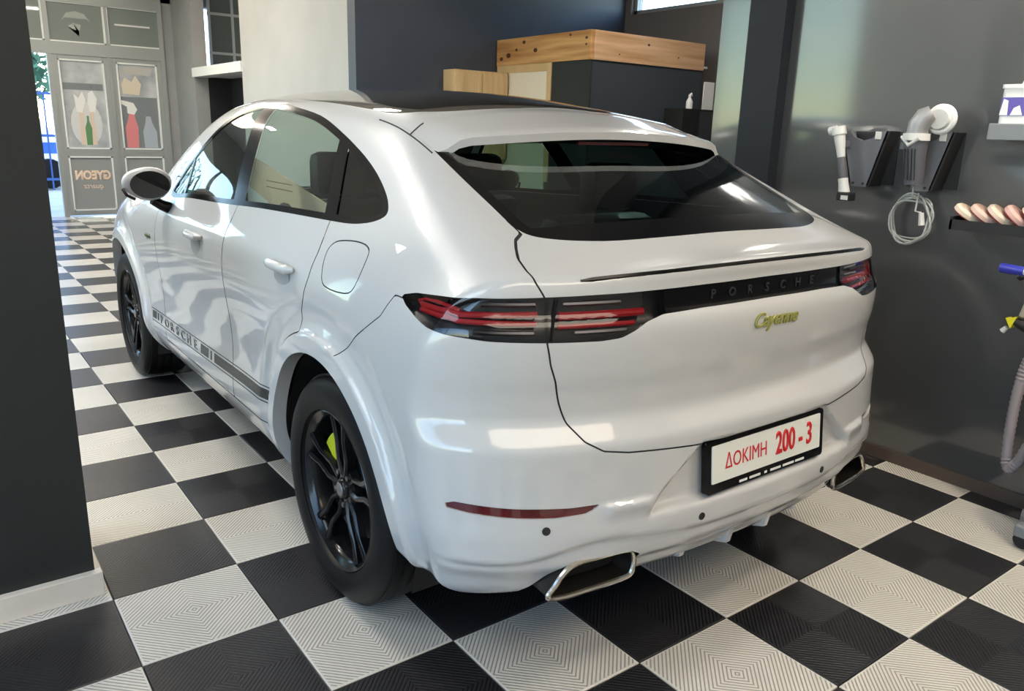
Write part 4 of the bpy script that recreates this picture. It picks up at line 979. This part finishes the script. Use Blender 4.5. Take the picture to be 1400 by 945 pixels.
# ============================================================ TOOL WALL
HOLD = mat('satin graphite holder', (.12, .124, .14), .45); SILV = mat('pale grey tool plastic', (.62, .62, .60), .35); DKG = mat('dark grey tool grip', (.085, .085, .10), .45)
def holder(y, lab):
    o = empty('tool_holder', (1.78, y, 1.56), label=lab, cat='tool holder', group='V-shaped tool holders on the charcoal wall')
    top = [(.11, .0), (.07, .005), (.045, -.028), (.0, -.042), (-.045, -.03), (-.075, .0), (-.115, .002)]
    poly = top+[(-.052, -.245), (-.036, -.25), (.030, -.25), (.036, -.24)]
    MB().prism(poly, -.115, -.095, 'x').build('front_plate', HOLD, o)
    MB().add([(-.115, -.115, .002), (-.115, -.052, -.245), (0, -.052, -.245), (0, -.115, .002), (-.115, -.109, .004), (-.115, -.046, -.243), (0, -.046, -.243), (0, -.109, .004)],
             [(0, 1, 2, 3), (4, 7, 6, 5), (0, 3, 7, 4), (1, 5, 6, 2), (0, 4, 5, 1), (3, 2, 6, 7)]).build('side_plate', MATBLACK, o)
    MB().add([(-.115, .11, 0), (-.115, .036, -.24), (0, .036, -.24), (0, .11, 0), (-.115, .104, 0), (-.115, .03, -.24), (0, .03, -.24), (0, .104, 0)],
             [(0, 1, 2, 3), (4, 7, 6, 5), (0, 3, 7, 4), (1, 5, 6, 2), (0, 4, 5, 1), (3, 2, 6, 7)]).build('side_plate', HOLD, o)
    MB().box((-.006, -.115, -.24), (0, .11, 0)).build('back_plate', MATBLACK, o)
    MB().box((-.165, .060, -.075), (-.09, .085, -.045), .004).build('clip', HOLD, o)
    for yy in (.02, -.03): MB().tube([(-.115, yy, -.235), (-.119, yy, -.235)], .006, 8).build('screw', MATBLACK, o)
    MB().box((-.122, -.088, -.035), (-.114, -.06, .0), .002).build('pad', SILV, o)
    return o
holder(-.125, 'graphite V-shaped holder with the slim polisher on its left arm'); holder(-.415, 'graphite V-shaped holder carrying the big rotary polisher')
t = empty('slim_polisher', (1.598, -.090, 1.25), label='slim white and grey handheld polisher hanging at the left holder', cat='polisher'); t.rotation_euler = (0, 0, 0)
ax = lambda z: (0, .075-.0-.20*(z-.0)*.0-.10+.145*(z/.33)*.55, z)
pts = lambda z0, z1, n=4: [ax(z0+(z1-z0)*k/(n-1)) for k in range(n)]
MB().tube(pts(.19, .30), [.018, .02, .024, .026], 14).build('front_housing', SILV, t, True)
MB().tube([ax(.29), ax(.325)], [.032, .030], 14).build('neck', SILV, t, True); MB().tube([(.0, ax(.31)[1]+.01, .315), (-.0, ax(.31)[1]+.045, .305)], .02, 12).build('head', SILV, t, True)
MB().tube(pts(.095, .19), [.021, .022, .022, .019], 14).build('grip', DKG, t, True)
MB().tube(pts(.03, .095), [.026, .024, .022, .022], 14).build('battery', SILV, t, True)
MB().box((-.03, ax(.015)[1]-.04, -.005), (.03, ax(.015)[1]+.025, .035), .006).build('foot', MATBLACK, t)
MB().box((-.028, ax(.015)[1]-.035, .0), (-.031, ax(.015)[1]+.0, .02)).build('foot_plate', SILV, t)
p = empty('rotary_polisher', (1.592, -.425, 1.34), label='large grey rotary polisher with a white pad hanging head up', cat='polisher')
MB().tube([(0, -.005, 0), (0, 0, .05), (0, .01, .12), (0, .015, .19)], [.036, .040, .044, .050], 16).build('motor_body', DKG, p, True)
for k in (-.022, -.008, .008, .022): MB().tube([(-.041, k-.002, .02), (-.046, k+.012, .15)], .003, 6).build('cooling_rib', MATBLACK, p)
MB().tube([(0, .016, .185), (0, .016, .215)], [.056, .054], 20).build('collar', SILV, p, True)
MB().tube([(0, .016, .21), (.0, .012, .25), (.0, -.01, .285), (.01, -.03, .30)], [.042, .044, .042, .032], 16).build('gear_head', mat('cast alloy head', (.36, .36, .37), .4, metal=.4), p, True)
MB().tube([(-.035, .06, .20), (-.05, .02, .165), (-.045, -.02, .195)], .008, 8).build('bail_handle', SILV, p, True)
mb = MB(); mb.lathe([(0, .0), (.056, .0), (.063, .008), (.063, .020), (.052, .026), (0, .026)], 28, 'x', (.035, -.055, .275)); mb.build('white_pad', mat('white polishing pad', (.78, .78, .76), .8), p, True)
mb = MB(); mb.lathe([(0, -.014), (.040, -.014), (.046, -.004), (.046, .0)], 24, 'x', (.035, -.055, .275)); mb.build('backing_plate', SILV, p, True)
cb = []
for k in range(150):
    a = 2*PI*k/30; r = .096+.012*math.sin(k*.21)+.006*math.sin(k*.77); cb.append((1.735-.006*(k//30)+.004*math.sin(k*.5), -.385+r*.95*math.sin(a)+.006*math.sin(k*.13), 1.19+r*1.05*math.cos(a)+.012*math.sin(k*.09)-.012))
cab = empty('power_cable', (1.74, -.385, 1.19), label='coiled pale power cable hanging below the rotary polisher', cat='cable')
def rel(P, o): return [(a-o[0], b-o[1], c-o[2]) for a, b, c in P]
MB().tube(rel([(1.595, -.43, 1.335), (1.62, -.42, 1.285)]+cb, (1.74, -.385, 1.19)), .0042, 6).build('cord', mat('pale grey cable', (.42, .44, .42), .4), cab, True)
MB().tube(rel([(1.70, -.43, 1.215), (1.70, -.44, 1.16)], (1.74, -.385, 1.19)), [.011, .014], 10).build('plug', SILV, cab, True)
MB().tube(rel([(1.70, -.405, 1.30), (1.70, -.402, 1.22), (1.70, -.43, 1.215)], (1.74, -.385, 1.19)), .004, 6).build('cord_end', SILV, cab, True)
# shelf with bottle
MB().box((1.62, -1.60, 1.535), (1.78, -.68, 1.60), .004).build('wall_shelf', mat('grey shelf board', (.22, .235, .25), .5), label='grey shelf board on the charcoal wall, top right', cat='shelf')
PURP = mat('violet label', (.13, .10, .42), .35); WPL = mat('white plastic', (.85, .85, .85), .35)
jb = empty('product_jar', (1.70, -.755, 1.60), label='white tub with a violet label on the grey shelf', cat='tub')
MB().prism(rrect(.12, .11, .02), 0, .135, 'z').build('tub_body', WPL, jb); MB().prism(rrect(.124, .114, .02), .03, .10, 'z').build('tub_label', PURP, jb)
MB().prism(rrect(.13, .12, .02), .135, .150, 'z').build('tub_lid', WPL, jb); MB().tube([(0, -.02, .15), (0, -.02, .175), (0, -.03, .19)], [.03, .02, .012], 12).build('pump', WPL, jb, True)
flat(jb, 'label_art', WPL, [(-.055, .035), (-.025, .035), (-.03, .095), (-.05, .09)], .0625) if False else MB().prism([(.05, .032), (.02, .032), (.024, .088), (.042, .095)], -.0632, -.0622, 'x').build('label_art', WPL, jb)
MB().prism([(.01, .032), (-.035, .032), (-.02, .07), (.0, .06)], -.0632, -.0622, 'x').build('label_art', WPL, jb)
# tray of polishing pads
tr = empty('pad_tray', (1.78, -.60, 1.165), label='black wall tray holding used polishing pads', cat='tray')
MB().box((-.15, -.75, 0), (0, .0, .012)).build('tray_base', MATBLACK, tr); MB().box((-.16, -.75, 0), (-.15, .005, .042)).build('tray_front', MATBLACK, tr); MB().box((-.16, -.005, 0), (0, .005, .055)).build('tray_end', MATBLACK, tr); MB().box((-.01, -.75, 0), (0, .0, .09)).build('tray_back', MATBLACK, tr)
padc = [('cream', (.74, .60, .48)), ('salmon', (.72, .50, .42)), ('cream', (.76, .64, .53)), ('rose', (.68, .42, .37)), ('sand', (.70, .58, .45))]
labs = ['cream polishing pad leaning at the left end of the wall tray', 'salmon polishing pad, second from the left end of the tray', 'cream polishing pad, third from the left end of the tray', 'rose polishing pad, fourth from the left end of the tray', 'sand coloured polishing pad, fifth from the left end of the tray']
for k, ((nm, c), lb) in enumerate(zip(padc, labs)):
    o = empty('polishing_pad', (1.702, -.668-.062*k, 1.198), label=lb, cat='pad', group='polishing pads in the wall tray'); o.rotation_euler = (math.radians(-58+3*k), 0, math.radians(8))
    MB().lathe([(0, -.026), (.056, -.026), (.065, -.016), (.065, .0), (0, 0)], 24, 'y', (0, 0, .045)).build('foam', mat('pad foam '+nm, c, .85), o, True)
    MB().lathe([(0, .006), (.058, .006), (.062, .0)], 24, 'y', (0, 0, .045)).build('backing', mat('red pad backing', (.42, .05, .05), .7), o, True)
# brush, pressure gun
b = empty('detailing_brush', (1.62, -.855, 1.035), label='brush with a blue grip lying across wall hooks below the tray', cat='brush')
MB().tube([(0, .03, 0), (0, .025, 0), (0, -.06, -.003)], [.016, .020, .019], 14).build('grip', mat('cobalt plastic', (.04, .05, .40), .35), b, True)
MB().tube([(0, -.06, -.003), (0, -.25, -.010)], [.014, .013], 12).build('handle', WPL, b, True)
for yy in (-.05, -.2): MB().tube([(.16, yy, -.03), (0, yy, -.035), (-.03, yy, -.02)], .006, 6).build('hook', MATBLACK, b)
g = empty('spray_gun', (1.64, -.915, .80), label='spray gun with a yellow nozzle hanging above the vacuum hose', cat='spray gun')
MB().tube([(0, .02, .03), (0, -.03, .015), (0, -.12, -.03)], [.014, .022, .024], 10).build('gun_body', MATBLACK, g, True)
MB().add([(-.02, .035, .035), (-.02, -.005, .045), (-.02, .012, -.005), (.02, .035, .035), (.02, -.005, .045), (.02, .012, -.005)], [(0, 1, 2), (3, 5, 4), (0, 3, 4, 1), (1, 4, 5, 2), (2, 5, 3, 0)]).build('yellow_nozzle', mat('yellow plastic', (.75, .68, .02), .4), g)
MB().tube([(0, .03, -.005), (0, .045, -.025)], [.009, .012], 10).build('tip', SILV, g, True)
MB().tube([(0, -.02, .05), (0, -.03, .10), (0, -.06, .16), (0, -.09, .18)], .016, 10).build('lance', mat('tan grey tube', (.40, .36, .28), .4), g, True)
MB().tube([(.0, -.05, -.02), (.06, -.04, -.06), (.13, -.02, -.09)], .012, 8).build('hook', MATBLACK, g)
# vacuum cleaner at the right edge
v = empty('vacuum_cleaner', (1.535, -1.325, 0), label='grey workshop vacuum on casters with its hose hung on the wall', cat='vacuum cleaner')
MB().lathe([(0, .07), (.17, .07), (.185, .10), (.185, .42), (.19, .44), (.19, .47), (.16, .56), (.10, .60), (0, .60)], 36).build('drum', mat('vacuum drum steel', (.42, .43, .44), .3, metal=.8), v, True)
MB().lathe([(.186, .40), (.196, .41), (.196, .48), (.186, .49)], 36).build('band', MATBLACK, v, True)
MB().lathe([(.19, .05), (.205, .06), (.205, .11), (.19, .12)], 36).build('bumper_ring', mat('grey vacuum base', (.22, .23, .24), .45), v, True)
for k in range(4):
    a = PI/4+k*PI/2; cx, cy = .205*math.cos(a), .205*math.sin(a)
    cst = MB().box((cx-.03, cy-.03, .05), (cx+.03, cy+.03, .10), .008).build('caster', mat('grey vacuum base', (.22, .23, .24), .45), v)
    MB().lathe([(0, -.012), (.028, -.012), (.034, -.006), (.034, .006), (.028, .012), (0, .012)], 20, 'x', (cx, cy, .034)).build('caster_wheel', MATBLACK, cst, True)
hz = [(1.535, -1.325, .58), (1.56, -1.20, .60), (1.60, -1.10, .45), (1.62, -1.03, .25), (1.645, -.985, .22), (1.66, -.965, .40), (1.67, -.965, .58), (1.67, -.985, .70), (1.68, -1.02, .75), (1.72, -1.05, .75)]
hp = cr(hz, 16, False); MB().tube(rel([tuple(q) for q in hp], (1.535, -1.325, 0)), [.019+(.0035 if k % 2 else 0) for k in range(len(hp))], 12).build('hose', mat('grey corrugated hose', (.30, .26, .27), .5), v, True)
# ============================================================ STREET OUTSIDE THE GLASS DOORS
gr = MB().box((-40, Y1+.2, -.12), (30, 60, -.02)).build('ground_outside', mat('pale pavement', (.50, .48, .45), .8, build=noise_build(1.5, (.44, .43, .40), (.56, .54, .50), 0)), kind='structure')
MB().box((-60, -40, -.13), (X0-.2, 60, -.03)).build('ground_side', mat('pale pavement', (.50, .48, .45), .8), kind='structure')
def street_car(x, y, col, lab, blue):
    o = empty('parked_van', (x, y, 0), label=lab, cat='van')
    MB().prism([(-2.2, .35), (-2.2, 1.95), (1.0, 1.95), (1.55, 1.15), (2.2, 1.0), (2.2, .35)], -.85, .85, 'y').build('van_body', col, o)
    MB().box((-2.21, -.86, .75), (1.9, .86, .98)).build('side_stripe', blue, o)
    for sx in (-1.4, 1.4):
        for sy in (-.8, .8): MB().lathe([(0, -.1), (.3, -.1), (.33, 0), (.3, .1), (0, .1)], 20, 'y', (sx, sy, .33)).build('wheel', RUBBER, o, True)
    for x0, x1 in ((-1.9, -.9), (-.7, .5)): MB().box((x0, -.862, 1.2), (x1, .862, 1.75)).build('window_pane', GLOSSBLACK, o)
street_car(-.9, 18.5, WPL, 'white van with a blue side stripe parked outside the glass doors', mat('blue van stripe', (.05, .16, .55), .4))
sg_ = empty('street_sign', (-.62, 16.4, 0), label='red and white sign board on the pavement outside the doors', cat='sign')
MB().box((-.5, -.03, .95), (.5, .03, 1.55)).build('board', WPL, sg_); MB().box((-.45, -.035, 1.2), (.45, .035, 1.4)).build('red_band', mat('red sign paint', (.65, .10, .06), .5), sg_)
for sx in (-.4, .4): MB().tube([(sx, 0, 0), (sx, 0, .95)], .03, 8).build('post', ALU, sg_)
fe = empty('street_railing', (-.6, 17.4, 0), label='blue metal railing on the street outside the glass doors', cat='railing')
for k in range(14): MB().box((-1.3+.2*k, -.015, 0), (-1.27+.2*k, .015, 2.0)).build('bar', mat('blue railing paint', (.03, .08, .25), .5), fe)
for zz in (.2, 1.1, 1.95): MB().box((-1.3, -.02, zz), (1.4, .02, zz+.05)).build('rail', mat('blue railing paint', (.03, .08, .25), .5), fe)
def tree(x, y, h, lab, seed):
    o = empty('street_tree', (x, y, 0), label=lab, cat='tree'); r_ = random.Random(seed)
    MB().tube([(0, 0, 0), (.05, 0, h*.3), (0, .05, h*.6)], [.16, .13, .08], 8).build('trunk', mat('tree bark', (.10, .07, .05), .9), o, True)
    mb = MB()
    for k in range(1800):
        a, b_, rr = r_.uniform(0, 2*PI), r_.gauss(0, .5), h*.36*r_.uniform(.5, 1)**.5
        cx, cy, cz = rr*math.cos(a)*math.cos(b_), rr*math.sin(a)*math.cos(b_), h*.62+rr*math.sin(b_); s = r_.uniform(.10, .2); q = [Vector((r_.gauss(0, 1), r_.gauss(0, 1), r_.gauss(0, 1))).normalized()*s for _ in range(3)]
        mb.add([(cx+v_.x, cy+v_.y, cz+v_.z) for v_ in q], [(0, 1, 2)])
    mb.build('foliage', mat('green foliage', (.05, .13, .07), .7), o)
tree(-.5, 21, 4.4, 'small street tree just behind the white van outside', 3)
tree(-4.6, 26, 5.5, 'green street tree standing further left along the street', 1); tree(.9, 30, 6.5, 'taller green street tree far behind the glass doors', 2)
